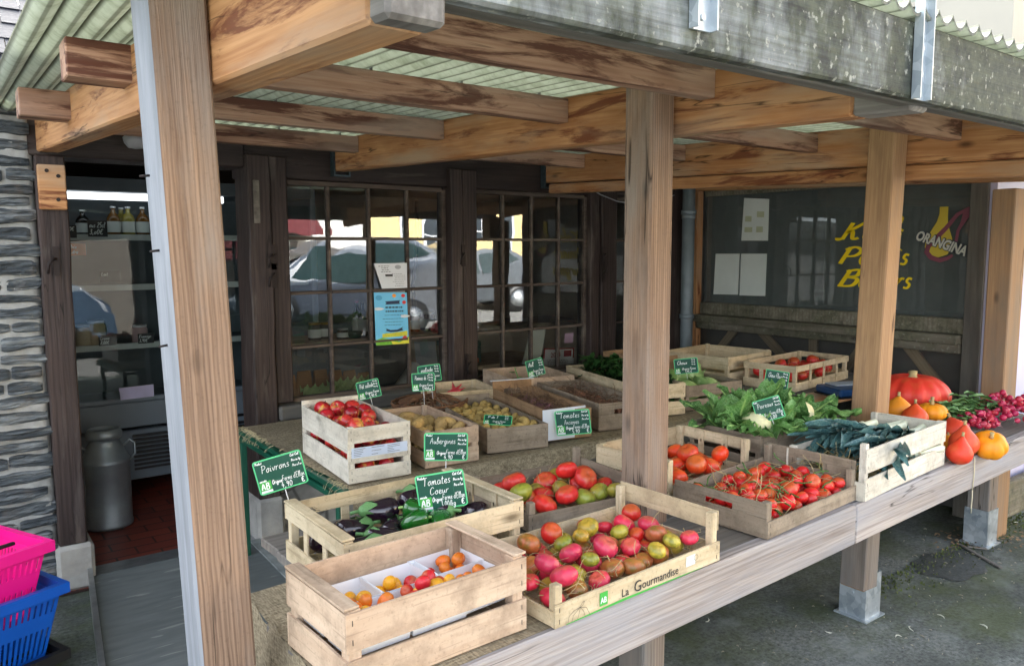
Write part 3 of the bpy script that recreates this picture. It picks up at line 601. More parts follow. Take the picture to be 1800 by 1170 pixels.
# fascia board
fas = timber('fascia_board', (.16, .815, 1.817), (4.9, .815, 1.817), .028, .148, fascia_w, porch, bevel=.005, wob=.003)
timber('fascia_strip', (.16, .85, 1.765), (4.9, .85, 1.765), .035, .04, old_w, porch, bevel=.004)
for x in (.912, 1.563, 2.25):
    b = MB(); w = .045; y = .799; zb = 1.742 if x > 1 else 1.772
    b.box((x, y-.004, zb), (x+w, y, 1.94)); b.box((x, y-.018, zb), (x+.003, y-.004, 1.94)); b.box((x+w-.003, y-.018, zb), (x+w, y-.004, 1.94)); b.box((x, y-.018, 1.94), (x+w, y+.2, 1.944))
    for z in (1.79, 1.84): b.tube([(x+w/2, y-.004, z), (x+w/2, y-.009, z)], .005, 8)
    b.build('roof_bracket', zinc, porch, world=True)
# small nails and screws in the first post
b = MB()
for px, py in ((250, 310), (268, 442), (283, 609)):
    p = YP(px, py, 1.47); b.tube([(p.x-.004, p.y, p.z), (p.x+.012, p.y, p.z+.002)], .0022, 6); 
b.build('nail', iron, porch, world=True)

# ------------------------------------------------------------------ counter
counter = thing('display_counter', 'long weathered grey timber counter bolted to the porch posts', 'counter', (2.2, 1.6, 0))
ZC = .684
def fr(x): return 1.117+.0458*x          # outer face of the front board
def ctimber(x0, x1): return timber('front_board', (x0, fr(x0)+.02, ZC-.06), (x1, fr(x1)+.02, ZC-.06), .04, .122, counter_w, counter, bevel=.004, wob=.0012)
ctimber(.50, 2.178); ctimber(2.181, 5.4)
for k in range(7):
    y = .122*k
    for x0, x1 in ((.505 if k < 3 else .66, 2.0), (2.004, 3.33 if k > 4 else 4.05)):
        timber('top_plank', (x0, fr(x0)+.102+y, ZC-.015), (x1, fr(x1)+.102+y, ZC-.015), .118, .026, plank_w, counter, bevel=.003)
timber('top_plank', (4.054, fr(4.05)+.102, ZC-.015), (5.4, fr(5.4)+.102, ZC-.015), .118, .026, plank_w, counter, bevel=.003)
for x in (1.52, 2.842, 4.035):
    timber('bearer', (x-.02, fr(x)+.042, ZC-.065), (x-.02, 2.0, ZC-.065), .035, .07, plank_w, counter, bevel=.003)
# string tied round the board
b = MB(); x = 3.04; y = fr(x)
b.tube([(x, y-.003, .56), (x+.003, y-.005, .63), (x, y-.004, .684), (x, y+.02, .688), (x+.005, y+.06, .686)], .002, 5); b.tube([(x, y-.003, .56), (x+.004, y-.002, .53), (x-.004, y-.004, .5), (x+.008, y, .47)], .002, 5)
tag(b.build('string', plain('pale twine', (206,196,168), .9, bump=0)), 'pale twine tied round the counter front board', 'string')
# stack of small planks carrying the back right crates
for k in range(6):
    timber('shelf_plank', (3.38, 2.36+.158*k, .70), (4.38, 2.36+.158*k, .70), .154, .03, plank_w, counter)
timber('shelf_front', (3.37, 2.27, .675), (4.38, 2.27, .675), .02, .08, beam_w, counter)
for x in (3.45, 4.3): timber('shelf_leg', (x, 2.4, 0), (x, 2.4, .684), .06, .06, plank_w, counter)

# ------------------------------------------------------------------ burlap covered table behind
table = thing('folding_table', 'dark green metal folding table under burlap by the shop door', 'table', (1.15, 2.6, 0))
b = MB(); b.box((1.06, 2.42, .615), (2.3, 3.62, .635)); b.build('table_top', green_paint, table, .008, world=True)
b = MB(); b.box((1.055, 2.41, .59), (1.075, 3.63, .612)); b.box((1.055, 2.41, .59), (2.3, 2.43, .612)); b.box((1.055, 3.61, .59), (2.3, 3.63, .612)); b.build('frame', green_paint, table, .003, world=True)
for x, y in ((1.09, 2.5), (1.08, 3.55)):
    timber('leg', (x, y, 0), (x, y, .59), .028, .028, green_paint, table, bevel=.003)
table2 = thing('trestle_table', 'long low trestle table hidden under burlap against the windows', 'table', (3.0, 3.0, 0))
b = MB(); b.box((2.31, 2.46, .61), (3.42, 3.62, .635)); b.build('table_top', old_w, table2, .004, world=True)
for x in (2.5, 3.3):
    for y in (2.55, 3.5): timber('leg', (x, y, 0), (x, y, .61), .04, .04, old_w, table2)
# burlap cloth: top + front drape with folds, frayed left edge
b = MB(); rows = []
xs = [1.09+(3.42-1.09)*i/110 for i in range(111)]
def drape(x, t):   # t 0 back .. 1 front edge .. 2 bottom of drape
    n1 = noise.noise(Vector((x*4, t*2, 0)))
    if t <= 1:
        y = 3.6-(3.6-2.42)*t; z = .6395+.003*noise.noise(Vector((x*6, y*6, 2)))
        if x < 1.2: z -= 0
        return (x+.01*noise.noise(Vector((0, y*9, 4))), y, z)
    s = t-1; return (x, 2.42-.012-.03*s+.02*s*math.sin(x*22+3*n1)+.012*n1*s, .6385-.13*s)
for k in [i/12 for i in range(13)]+[1+.01]+[1+i/6 for i in range(1, 7)]: rows.append([drape(x, k) for x in xs])
b.grid(rows)
cloth = tag(b.build('burlap_cloth', burlap_m), 'brown burlap cloth draped over the back table, frayed at left', 'tablecloth')
b = MB(); random.seed(9)
for k in range(150):
    y = random.uniform(2.44, 3.6) if k % 3 == 0 else (random.gauss(3.45, .08) if k % 4 else random.gauss(2.5, .05)); y = max(2.4, min(3.6, y)); p = Vector((1.095+random.uniform(-.01, .01), y, .641)); L = random.uniform(.02, .06)
    pts = [p]; d = Vector((-1, random.uniform(-.6, .6), random.uniform(.1, .5))).normalized()
    for i in range(5): d = (d+Vector((random.uniform(-.4, .4), random.uniform(-.5, .5), -.35))).normalized(); p = p+d*L/5; pts.append(p)
    b.tube(pts, .0009, 4, cap=False)
b.build('fringe', plain('burlap fibre', (190,176,140), .95, bump=0), cloth)['kind'] = 'stuff'
# burlap under the front crates and hanging at the counter's left end
b = MB(); rows = []
def bur(i, j, n=50, m=30):
    x = .505+.56*i/(n-1); return (x, fr(x)+.012+.55*j/(m-1), ZC+.0025+.003*noise.noise(Vector((x*9, j*.3, 0))))
for i in range(50): rows.append([bur(i, j) for j in range(30)])
b.grid(rows); rows = []
for k in range(12):
    s_ = k/11; rows.append([(.505-.06*s_+.025*s_*math.sin(j*.9), fr(.505)+.012+.55*j/29, ZC+.003-.4*s_+.02*noise.noise(Vector((j*.3, s_*3, 1)))) for j in range(30)])
b.grid(rows)
tag(b.build('burlap_cloth', burlap_m), 'crumpled burlap under the front left crate, hanging off counter end', 'tablecloth')

# ================================================================== neighbouring restaurant (right)
XW = 4.43
rest = thing('restaurant_building', 'neighbouring fast food restaurant wall with lettered window and cream upper storey', 'building', (4.5, 2.8, 0))
cream = plain('cream render', (170,165,154), .9, var=.06, scale=3)
b = MB(); b.box((XW, 1.77, 2.02), (9, 7, 6)); b.build('upper_wall', cream, rest, world=True)
b = MB(); b.box((XW+.1, 1.9, 0), (8, 3.9, .98)); b.build('lower_wall', plain('grey board infill', (78,76,74), .7, var=.3, scale=5), rest, world=True)
lav = plain('lavender painted panel', (196,196,226), .7, var=.04)
b = MB(); b.box((4.4, 1.78, .0), (7.6, 1.9, 2.2)); b.build('street_wall', lav, rest, world=True)
b = MB(); b.box((4.33, 1.745, .28), (7.6, 1.779, .42)); b.build('purple_board', plain('purple painted board', (112,104,150), .6, var=.1), rest, world=True)
b = MB(); b.box((4.33, 1.70, 0), (7.6, 1.744, .2)); b.build('plinth', oldg_w, rest, .006, world=True)
timber('corner_frame', (XW-.02, 1.86, 0), (XW-.02, 1.86, 2.0), .05, .09, old_w, rest)
timber('corner_frame', (XW-.03, 3.735, .0), (XW-.03, 3.735, 1.9), .06, .05, beam_w, rest)
b = MB(); b.box((XW-.03, 1.9, .992), (XW+.05, 3.7, 1.075)); b.build('window_frame', oldg_w, rest, .004, world=True)
b = MB(); b.box((XW-.0, 1.9, 1.82), (XW+.05, 3.7, 2.01)); b.build('window_frame', oldg_w, rest, .004, world=True)
timber('window_sill', (XW-.05, 1.91, .965), (XW-.05, 3.71, .965), .1, .05, oldg_w, rest)
timber('window_sill', (XW-.035, 1.91, .915), (XW-.035, 3.71, .915), .05, .05, oldg_w, rest)
b = MB(); b.add([(XW+.02, 1.91, 1.075), (XW+.02, 3.7, 1.075), (XW+.02, 3.7, 1.82), (XW+.02, 1.91, 1.82)], [(0, 3, 2, 1)])
pane = b.build('window_pane', glass2, rest, world=True)
def hx(px, py, x=XW): return XP(px, py, x)
# lettering on the pane (reads from the counter side: U = -Y)
O = hx(1470, 408, XW); U = Vector((0, -1, 0)); V = Vector((0, 0, 1))
b = MB()
for txt, y, z, w in (('Kebab', 2.69, 1.505, .50), ('Paninis', 2.69, 1.36, .50), ('Burgers', 2.69, 1.225, .575)):
    fw_ = {'K': .165, 'P': .15, 'B': .155}[txt[0]]
    write(b, txt[0], (XW+.0165, y-.02, z), U, V, .10, th=.11, slant=.3, off=.002, sx=2.0 if txt[0] != 'K' else 1.9)
    write(b, txt[1:], (XW+.0165, y-fw_, z), U, V, .115, th=.10, slant=.3, maxw=w-fw_, off=.002)
b.build('yellow_lettering', yellow_m, pane, world=True)
# drink logo: yellow bottle shape, red-violet swirl, white capitals with dark outline
b = MB(); Q = lambda pts, o: b.prism([(q_[0]*.82, q_[1]*.82) for q_ in pts], (XW+.012-o, 2.165, 1.455), U, V, -.0008, 0)
bot = [(.10,.27),(.155,.27),(.155,.20),(.16,.15),(.19,.06),(.19,0),(.165,-.045),(.11,-.065),(.05,-.05),(.015,0),(.02,.06),(.085,.17),(.10,.22)]
Q(bot, 0); b.build('bottle_emblem', plain('mustard yellow vinyl', (206,182,60), .5, var=.03, bump=0), pane, world=True)
b = MB(); sw = [(.26,.24),(.215,.215),(.15,.13),(.085,.06),(.04,.01),(.03,-.03),(.06,-.065),(.12,-.085),(.17,-.07),(.2,-.05)]
L = []; Rr = []
for i, p in enumerate(sw):
    a = sw[max(i-1, 0)]; c_ = sw[min(i+1, len(sw)-1)]; dx, dy = c_[0]-a[0], c_[1]-a[1]; q = math.hypot(dx, dy); hw = .008+.006*math.sin(i*.35)
    L.append((XW+.010, 2.165-(p[0]*.82-dy/q*hw), 1.455+p[1]*.82+dx/q*hw)); Rr.append((XW+.010, 2.165-(p[0]*.82+dy/q*hw), 1.455+p[1]*.82-dx/q*hw))
b.grid([L, Rr], 0, False); L = [(XW+.0102, 2.165-p[0]*.82, 1.455+p[1]*.82) for p in ((.255,.25),(.24,.17),(.215,.11),(.205,.03))]; Rr = [(XW+.0102, 2.165-p[0]*.82, 1.455+p[1]*.82) for p in ((.3,.27),(.29,.2),(.235,.11),(.225,.03))]; b.grid([L, Rr], 0, False)
b.build('swirl_emblem', plain('faded wine red vinyl', (128,66,84), .5, var=.1, bump=0), pane, world=True)
def tomesh(o):
    bpy.context.view_layer.update(); me = bpy.data.meshes.new_from_object(o.evaluated_get(bpy.context.evaluated_depsgraph_get())); n_ = o.name; bpy.data.objects.remove(o)
    return link(n_.split('.')[0], me)
def text_obj(name, s, loc, U, V, size, m, parent=None, ext=.0008, bold=0, shear=0, align='LEFT', sx=1):
    cu_ = bpy.data.curves.new(name, 'FONT'); cu_.body = s; cu_.size = size; cu_.extrude = ext; cu_.offset = bold; cu_.shear = shear; cu_.align_x = align; cu_.resolution_u = 3
    cu_.materials.append(m); o = bpy.data.objects.new(name, cu_); col.objects.link(o)
    U = Vector(U).normalized(); V = Vector(V).normalized(); N = U.cross(V); M = Matrix(((U.x*sx, V.x, N.x, loc[0]), (U.y*sx, V.y, N.y, loc[1]), (U.z*sx, V.z, N.z, loc[2]), (0, 0, 0, 1)))
    o = tomesh(o)
    if parent: o.parent = parent; o.matrix_basis = absm(parent).inverted() @ M
    else: o.matrix_basis = M
    return o
tl = R(-19); U2 = Vector((0, -math.cos(tl), math.sin(tl))); V2 = Vector((0, math.sin(tl)*-1*-1, math.cos(tl)))
V2 = Vector((0, math.sin(tl), math.cos(tl)))*1.0
N2 = Vector((-1, 0, 0))
V2 = N2.cross(U2)
text_obj('logo_outline', 'ORANGINA', (XW+.006, 2.205, 1.503), U2, V2, .074, plain('dark blue outline', (38,44,66), .5, bump=0), pane, .0006, .007, .12, sx=.72)
text_obj('logo_lettering', 'ORANGINA', (XW+.002, 2.205, 1.503), U2, V2, .074, plain('off white vinyl', (206,206,196), .5, bump=0), pane, .0006, .0026, .12, sx=.72)
# notices taped inside the pane
for i, (c_, lab) in enumerate([((1308,348,1352,350,1350,423,1303,423), 'upper faded notice with pale squares taped inside restaurant window'), ((1258,446,1300,446,1297,518,1254,517), 'lower left blank white notice in restaurant window'), ((1303,446,1348,446,1345,520,1300,519), 'lower right blank white notice in restaurant window')]):
    P = [XP(c_[k], c_[k+1], XW+.016) for k in (0, 2, 4, 6)]; b = MB(); b.add(P+[p+Vector((.001, 0, 0)) for p in P], [(0,1,2,3), (7,6,5,4), (0,4,5,1), (1,5,6,2), (2,6,7,3), (3,7,4,0)])
    if i == 0:
        for u_, v_, w_, h_ in ((.1,.42,.25,.13),(.55,.3,.28,.14),(.1,.68,.3,.12),(.55,.66,.25,.14)):
            q = lambda a, c__: (P[0]*(1-a)+P[1]*a)*(1-c__)+(P[3]*(1-a)+P[2]*a)*c__-Vector((.0008, 0, 0)); b.add([q(u_, v_), q(u_+w_, v_), q(u_+w_, v_+h_), q(u_, v_+h_)], [(0,1,2,3)], 1)
    o = b.build('window_notice', [paper_m, plain('faded print', (176,180,150), .8, bump=0)]); tag(o, lab, 'notice', 'notices in the restaurant window')
# room behind the pane
b = MB(); b.box((XW+1.6, 1.92, .98), (XW+1.7, 3.88, 2.0)); b.box((XW+.1, 3.75, .98), (XW+1.6, 3.8, 2.0)); b.box((XW+.05, 1.92, 1.99), (XW+1.6, 3.75, 2.0)); b.box((XW+.06, 1.905, .98), (XW+1.6, 1.92, 2.0))
b.build('inner_room_wall', plain('dark restaurant interior', (130,134,134), .9, var=.3, scale=3), rest, world=True)
# braces on the grey infill under the sill
for (a, c_) in (((1295,575),(1225,665)), ((1333,576),(1425,680)), ((1430,588),(1430,690)), ((1590,600),(1700,740)), ((1530,590),(1480,660)), ((1702,590),(1702,740)), ((1223,575),(1223,690))):
    timber('brace', XP(*a, XW+.05), XP(*c_, XW+.05), .06, .025, brace_w if a[0] != 1702 else oldg_w, rest, up=(1, 0, 0))
b = MB(); b.add([(XW-.0, 1.91, .3), (XW-.0, 3.71, .3), (XW-.0, 3.71, .885), (XW-.0, 1.91, .885)], [(0, 3, 2, 1)])
t = NT('cloudy plastic panel'); t.t.nodes.remove(t.b); out = t.t.nodes['Material Output']; tr = t.n('BsdfTransparent'); tr.inputs[0].default_value = (.86, .86, .84, 1); df = t.n('BsdfDiffuse'); df.inputs[0].default_value = lin((120, 118, 114)); m1 = t.n('MixShader'); m1.inputs[0].default_value = .22
t.l(tr.outputs[0], m1.inputs[1]); t.l(df.outputs[0], m1.inputs[2]); g = t.n('BsdfGlossy'); g.inputs['Roughness'].default_value = .12; m2 = t.n('MixShader'); f_ = t.n('Fresnel'); f_.inputs[0].default_value = 1.45; t.l(f_.outputs[0], m2.inputs[0]); t.l(m1.outputs[0], m2.inputs[1]); t.l(g.outputs[0], m2.inputs[2]); t.l(m2.outputs[0], out.inputs[0])
b.build('plastic_panel', t.m, rest, world=True)
# zinc downpipe and cable
b = MB(); p = YP(1209, 450, 3.66); x, y = p.x-.0, p.y
b.tube([(x, y, 2.1), (x, y, .05)], .043, 18)
for z in (1.72, 1.0, .4): b.tube([(x, y, z), (x, y, z-.03)], .052, 18)
b.tube([(x, y, 1.69), (x, y, 1.66)], .047, 18)
dp = b.build('downpipe', plain('dull zinc pipe', (126,136,142), .55, .35, var=.2, scale=6)); tag(dp, 'dull zinc downpipe in the corner between shop and restaurant', 'downpipe')
b = MB(); pts = [YP(1030, 325, 3.7), YP(1055, 342, 3.7), YP(1085, 354, 3.7), YP(1110, 358, 3.68), YP(1160, 352, 3.66), YP(1185, 343, 3.64)]; b.tube(pts, .004, 6)
tag(b.build('cable', plain('grey cable', (140,140,144), .5, bump=0)), 'thin grey cable sagging from the third beam towards the downpipe', 'cable')
b = MB(); b.lathe([(.001, -.045), (.03, -.04), (.045, -.02), (.05, 0), (.03, .02), (.001, .025)], 16); o = b.build('wall_lamp', plain('frosted lamp shell', (150,150,154), .4, bump=0)); o.location = YP(238, 243, 3.6); tag(o, 'small round frosted lamp under the porch above the doorway', 'lamp')

# ================================================================== crates
SLAT = .005
def panel(b, ax, a0, a1, c, H, spec, mi, out=1, wob=.0015):
    """board panel running along axis ax (0 = x, 1 = y) from a0 to a1 at offset c"""
    def bx(u0, u1, z0, z1, th=SLAT, off=0):
        dz = random.uniform(-wob, wob)
        lo = min(c, c+out*th)+off*out; hi = max(c, c+out*th)+off*out
        nseg = 8; P = []
        A = []; B_ = []
        for i in range(nseg+1):
            u = u0+(u1-u0)*i/nseg; bow = wob*1.6*math.sin(math.pi*i/nseg*random.choice([1]))*(1 if z1 < H*.6 else .4); zz = dz*(i/nseg-.5)*2
            for L_, cc in ((A, lo), (B_, hi)):
                q = (u, cc+bow) if ax == 0 else (cc+bow, u); L_.append([(q[0], q[1], z0+zz), (q[0], q[1], z1+zz)])
        b.grid(A if ax == 1 else A[::-1], mi, False); b.grid(B_[::-1] if ax == 1 else B_, mi, False)
        top = [[B_[i][1], A[i][1]] for i in range(nseg+1)]; bot = [[A[i][0], B_[i][0]] for i in range(nseg+1)]
        b.grid(top if ax == 0 else top[::-1], mi, False); b.grid(bot if ax == 0 else bot[::-1], mi, False)
        for i in (0, nseg): b.add([A[i][0], B_[i][0], B_[i][1], A[i][1]], [(0, 1, 2, 3)], mi)
        for u in (u0+.012, u1-.012):      # staples
            zz = (z0+z1)/2
            for k in (-1, 1):
                if (z1-z0) > .02:
                    z_ = zz+k*(z1-z0)*.25; e = hi+.0006 if out > 0 else lo-.0006; e2 = e-.0005*out
                    q0 = (u-.0007, min(e, e2)) if ax == 0 else (min(e, e2), u-.0007); q1 = (u+.0007, max(e, e2)) if ax == 0 else (max(e, e2), u+.0007)
                    b.box((q0[0], q0[1], z_-.005), (q1[0], q1[1], z_+.005), 3)
    if spec == 'two': bx(a0, a1, .004, H*.43); bx(a0, a1, H*.54, H*.98)
    elif spec == 'three': bx(a0, a1, .004, H*.27); bx(a0, a1, H*.37, H*.62); bx(a0, a1, H*.72, H*.99)
    elif spec == 'low': bx(a0, a1, .004, H*.99)
    elif spec == 'full': bx(a0, a1, .004, H)
    elif spec == 'toprail': bx(a0, a1, .004, H*.34); bx(a0, a1, H*.62, H)
    elif spec == 'half': bx(a0, a1, .004, H*.6)
    elif spec == 'lattice':
        bx(a0, a1, .004, H*.36); bx(a0, a1, H*.74, H*.99)
        for k in range(1, 3):
            u = a0+(a1-a0)*k/3; bx(u-.011, u+.011, .006, H*.97, .004, SLAT)
    elif spec == 'lattice4':
        bx(a0, a1, .004, H*.36); bx(a0, a1, H*.76, H*.99)
        for k in range(1, 4):
            u = a0+(a1-a0)*k/4; bx(u-.01, u+.01, .006, H*.97, .004, SLAT)
    elif spec == 'handle':
        m_ = (a0+a1)/2; hw = .045; z0, z1 = H*.58, H*.76
        bx(a0, a1, .004, z0); bx(a0, a1, z1, H); bx(a0, m_-hw, z0, z1); bx(m_+hw, a1, z0, z1)
NCR = 0
def crate(name, label, p, L, W, H, z, wood_='pale', front='two', back='two', left='two', right='two', post=1.0, cap=(), postw=.02, group='wooden produce crates', kind='crate', base=True):
    global NCR; NCR += 1; random.seed(NCR*13+5)
    x, y, deg = p; t = thing(name, label, kind, (x, y, z), R(deg), group); m3 = CW[wood_]+[staple_m]
    for ax, spec, a0, a1, c_, out, nm in ((0, front, -SLAT*.0, L, 0, -1, 'side_panel'), (0, back, 0, L, W, 1, 'side_panel'), (1, left, .0005, W-.0005, .0, 1, 'end_panel'), (1, right, .0005, W-.0005, L, -1, 'end_panel')):
        if not spec: continue
        s_, h_ = (spec if isinstance(spec, tuple) else (spec, H))
        b = MB(); panel(b, ax, a0, a1, c_, h_, s_, ax, out); b.build(nm, m3, t)
    for i, (cx, cy) in enumerate(((SLAT+.0004, .0004), (L-postw-SLAT-.0004, .0004), (SLAT+.0004, W-postw-.0004), (L-postw-SLAT-.0004, W-postw-.0004))):
        h_ = post[i] if isinstance(post, (list, tuple)) else post
        b = MB(); b.box((cx, cy, .004), (cx+postw, cy+postw, H*h_+random.uniform(-.002, .002))); b.build('corner_post', [CW[wood_][2]], t, .0015)
    if base:
        b = MB(); n = 4
        for k in range(n): b.box((SLAT+.001, .001+(W-.002)*k/n+.003, .0), (L-SLAT-.001, .001+(W-.002)*(k+1)/n-.003, .0035))
        b.build('base', [CW[wood_][0]], t)
    for c_ in cap:
        x0 = 0 if c_ == 'left' else L-.026
        b = MB(); b.box((x0-.003, -.003, H+.0025), (x0+.027, W+.003, H+.0075)); b.build('top_rail', [CW[wood_][1]], t, .001)
    t['dims'] = (L, W, H); return t
def stuff(parent_M, name, lab, m, L, W, z0, z1, n, seed, rad=.0009, ln=(.03, .09), droop=.3):
    random.seed(seed); b = MB()
    for i in range(n):
        p = Vector((random.uniform(.03, L-.03), random.uniform(.03, W-.03), random.uniform(z0, z1))); d = Vector((random.uniform(-1, 1), random.uniform(-1, 1), random.uniform(-.3, .5))).normalized()
        l_ = random.uniform(*ln); pts = [p]
        for k in range(4):
            d = (d+Vector((random.uniform(-.5, .5), random.uniform(-.5, .5), random.uniform(-droop, droop*.6)))).normalized(); p = p+d*l_/4
            p = Vector((min(max(p.x, .012), L-.012), min(max(p.y, .012), W-.012), max(p.z, .005))); pts.append(p)
        b.tube(pts, rad*random.uniform(.6, 1.4), 3, cap=False)
    o = b.build(name, m); o.matrix_basis = parent_M.copy(); return tag(o, lab, None, None, 'stuff')
def heap(L, W, z0, n, rf, seed, margin=.012, pack=.88, rim=None, tries=26):
    """drop n balls into the tray one by one, always taking the lowest resting place"""
    random.seed(seed); P = []
    for i in range(n):
        r = rf(); best = None
        for k in range(tries):
            x = random.uniform(margin+r, L-margin-r); y = random.uniform(margin+r, W-margin-r); z = z0+r
            for (a, c_, d, q) in P:
                h2 = ((q+r)*pack)**2-(x-a)**2-(y-c_)**2
                if h2 > 0: z = max(z, d+math.sqrt(h2))
            if best is None or z < best[2]: best = (x, y, z)
        P.append((*best, r))
    return P
def region(x, y, L, W):
    a = 'left' if x < L*.33 else ('right' if x > L*.67 else 'middle'); c_ = 'near' if y < W*.5 else 'far'
    return c_, a
GROUPS = {}
def rotm(seed, tilt=.5):
    random.seed(seed); return Matrix.Rotation(random.uniform(0, 6.28), 4, 'Z') @ Matrix.Rotation(random.uniform(-tilt, tilt), 4, 'X') @ Matrix.Rotation(random.uniform(-tilt, tilt), 4, 'Y')

# ---------- produce meshes
def tomato_mesh(name, m, ribs=0, amp=0, flat=.82, seed=0, nu=28, nv=16, dimple=.16, noisea=.02):
    b = MB(); prof = []
    for i in range(nv+1):
        th = math.pi*i/nv; r = math.sin(th); z = -math.cos(th)*flat
        z -= dimple*math.exp(-(r/.28)**2) if z > 0 else -.04*math.exp(-(r/.2)**2); prof.append((max(r, .004), z))
    b.lathe(prof, nu, mod=lambda q, t_: 1+amp*math.cos(ribs*q+.6*math.sin(q+seed))*(.35+.65*t_)+noisea*noise.noise(Vector((math.cos(q)*1.3, math.sin(q)*1.3, seed+t_*2))))
    return b.mesh(name, m)
def calyx_mesh(name, n=5, L=.62, w=.14, m=None, droop=.3, stem=.25, seed=0):
    random.seed(seed); b = MB()
    for i in range(n):
        q = 2*math.pi*(i+random.uniform(-.2, .2))/n; l_ = L*random.uniform(.7, 1.1); u = Vector((math.cos(q), math.sin(q), 0)); s_ = Vector((-u.y, u.x, 0)); rows = []
        for k in range(5):
            f = k/4; c_ = u*l_*f+Vector((0, 0, .04+.1*math.sin(f*2.6)-droop*f*f+random.uniform(-.02, .03))); ww = w*(1-f)**.7*(1.1 if k else .7)
            rows.append([c_-s_*ww, c_+Vector((0, 0, .03)), c_+s_*ww])
        b.grid(rows)
    b.tube([(0, 0, 0), (.03, .02, stem*.6), (.09, .03, stem)], [.06, .045, .055], 6)
    return b.mesh(name, m or calyx_m)
TM = {'round': [tomato_mesh('round tomato', tom_m, 5, .012, .86, s) for s in range(3)], 'rib': [tomato_mesh('ribbed tomato', tom_m, 9, .04, .74, s, 36, dimple=.2, noisea=.06) for s in range(4)],
      'ripening': [tomato_mesh('ripening tomato', tomg_m, 8, .025, .78, s, 36, noisea=.05) for s in range(3)], 'plum': [tomato_mesh('plum tomato', tom_m, 4, .01, 1.35, s, noisea=.03) for s in range(2)]}
CX = [calyx_mesh('calyx', 5, .6, .13, seed=s) for s in range(3)]
CXV = [calyx_mesh('vine calyx', 6, .85, .1, droop=.1, stem=.5, seed=s+7) for s in range(3)]
def put(name, me, M, colr, label, cat, group, child=None, cname='calyx'):
    o = link(name, me); o.matrix_basis = M; o.color = (*[pow(x, 1) for x in lin(colr)[:3]], 1); tag(o, label, cat, group)
    if child: c_ = link(cname, child, o); return o
    return o
def fill_toms(cr, z0, n, rr, kinds, seed, where, group, cx=.6, pack=.88, tilt=.9, L=None, W=None, ox=0, oy=0, vine=False, margin=.012):
    L0, W0, H0 = cr['dims']; L = L or L0; W = W or W0; M0 = absm(cr)
    P = heap(L, W, z0, n, lambda: random.uniform(*rr), seed, pack=pack, margin=margin)
    for i, (x, y, z, r) in enumerate(P):
        random.seed(seed*97+i); key, colr, word, sc = random.choice(kinds); me = random.choice(TM[key]); colr = tuple(min(255, max(0, c_*random.uniform(.92, 1.08))) for c_ in colr)
        a, c_ = region(x+ox, y+oy, L0, W0)
        M = M0 @ Matrix.Translation((x+ox, y+oy, z)) @ rotm(seed*31+i, tilt) @ Matrix.Scale(r*sc, 4)
        lab = '%s in the %s %s of %s' % (word, a, c_, where)
        put('tomato', me, M, colr, lab, 'tomato', group, random.choice(CXV if vine else CX) if random.random() < cx else None)
    return P

# ---------- front row
c1 = crate('crate', 'deep pale crate at the near left holding white punnets of cherry tomatoes', (.515, 1.178, 3.0), .398, .236, .156, ZC+.004, 'tan', 'two', 'two', 'two', 'two', post=1.0, cap=('left', 'right'), postw=.026)
c2 = crate('crate', 'pale lattice crate of aubergines and green peppers behind the front left crate', (.655, 1.497, 0.5), .48, .33, .148, ZC+.002, 'pale', 'two', 'lattice', 'lattice', 'lattice', cap=('left', 'right'))
c3 = crate('crate', 'printed pale crate of pink and green heirloom tomatoes on the counter edge', (.957, 1.162, 3.2), .55, .32, .085, ZC+.002, 'pale', ('full', .052), ('full', .062), ('half', .06), ('toprail', .128), post=[1.05, 1.45, .9, 1.45])
c4 = crate('crate', 'weathered pinkish crate of ribbed red tomatoes left of the middle post', (1.245, 1.622, -5), .41, .33, .085, ZC+.002, 'grey', ('low', .05), ('half', .11), 'half', 'two', post=[.95, .9, .9, 1.35])
c5 = crate('crate', 'pale lattice crate of orange red beef tomatoes right of the middle post', (1.70, 1.535, 4), .43, .285, .142, ZC+.002, 'pale', ('low', .05), 'two', 'two', 'lattice')
c6 = crate('crate', 'worn tray of red vine tomatoes with oval handle holes', (1.718, 1.205, 4.5), .50, .30, .098, ZC+.002, 'grey', ('low', .05), ('low', .08), 'handle', ('handle', .125), post=[1, 1, .9, 1.25])
c7 = crate('crate', 'white wooden crate of leeks beside the pumpkins', (2.213, 1.216, 5), .62, .25, .165, ZC+.002, 'white', 'two', ('half', .2), ('low', .06), ('full', .155), post=[1.08, .98, .8, .95])
c8 = crate('crate', 'weathered grey crate heaped with cauliflowers behind the leeks', (2.20, 1.58, 2.0), .45, .30, .14, ZC+.002, 'grey', 'two', 'two', 'two', 'two')
# ---------- back table
zt = .644
a1 = crate('crate', 'whitewashed crate full of red apples with a printed strip label', (1.10, 2.452, -4), .235, .50, .20, zt, 'white', 'three', ('low', .215), 'two', 'two')
a2 = crate('crate', 'tan crate of large potatoes right of the apples', (1.41, 2.462, -5), .225, .46, .142, zt, 'tan', 'two', 'two', 'two', 'low')
a3 = crate('crate', 'grey brown shallow crate of small new potatoes', (1.715, 2.50, -12), .27, .62, .10, zt, 'grey', 'full', ('full', .12), 'full', 'full')
a4 = crate('crate', 'tan carton crate of shallots with a white edge and handle slot', (2.035, 2.515, -12.5), .21, .60, .13, zt, 'card', 'full', ('handle', .165), 'full', 'full')
a5 = crate('crate', 'grey crate of brown shallots beside the middle post', (2.33, 2.52, -12.5), .25, .62, .125, zt, 'grey', 'handle', 'handle', 'full', 'full')
a6 = crate('crate', 'nearly empty tan crate under the window with wilted greens', (2.33, 3.17, -13), .36, .40, .15, zt, 'tan', 'low', 'two', 'full', 'two')
a7 = crate('crate', 'pale narrow crate with a few pink roots under the window', (1.90, 3.16, -12), .30, .30, .13, zt, 'pale', 'low', 'two', 'low', 'low')
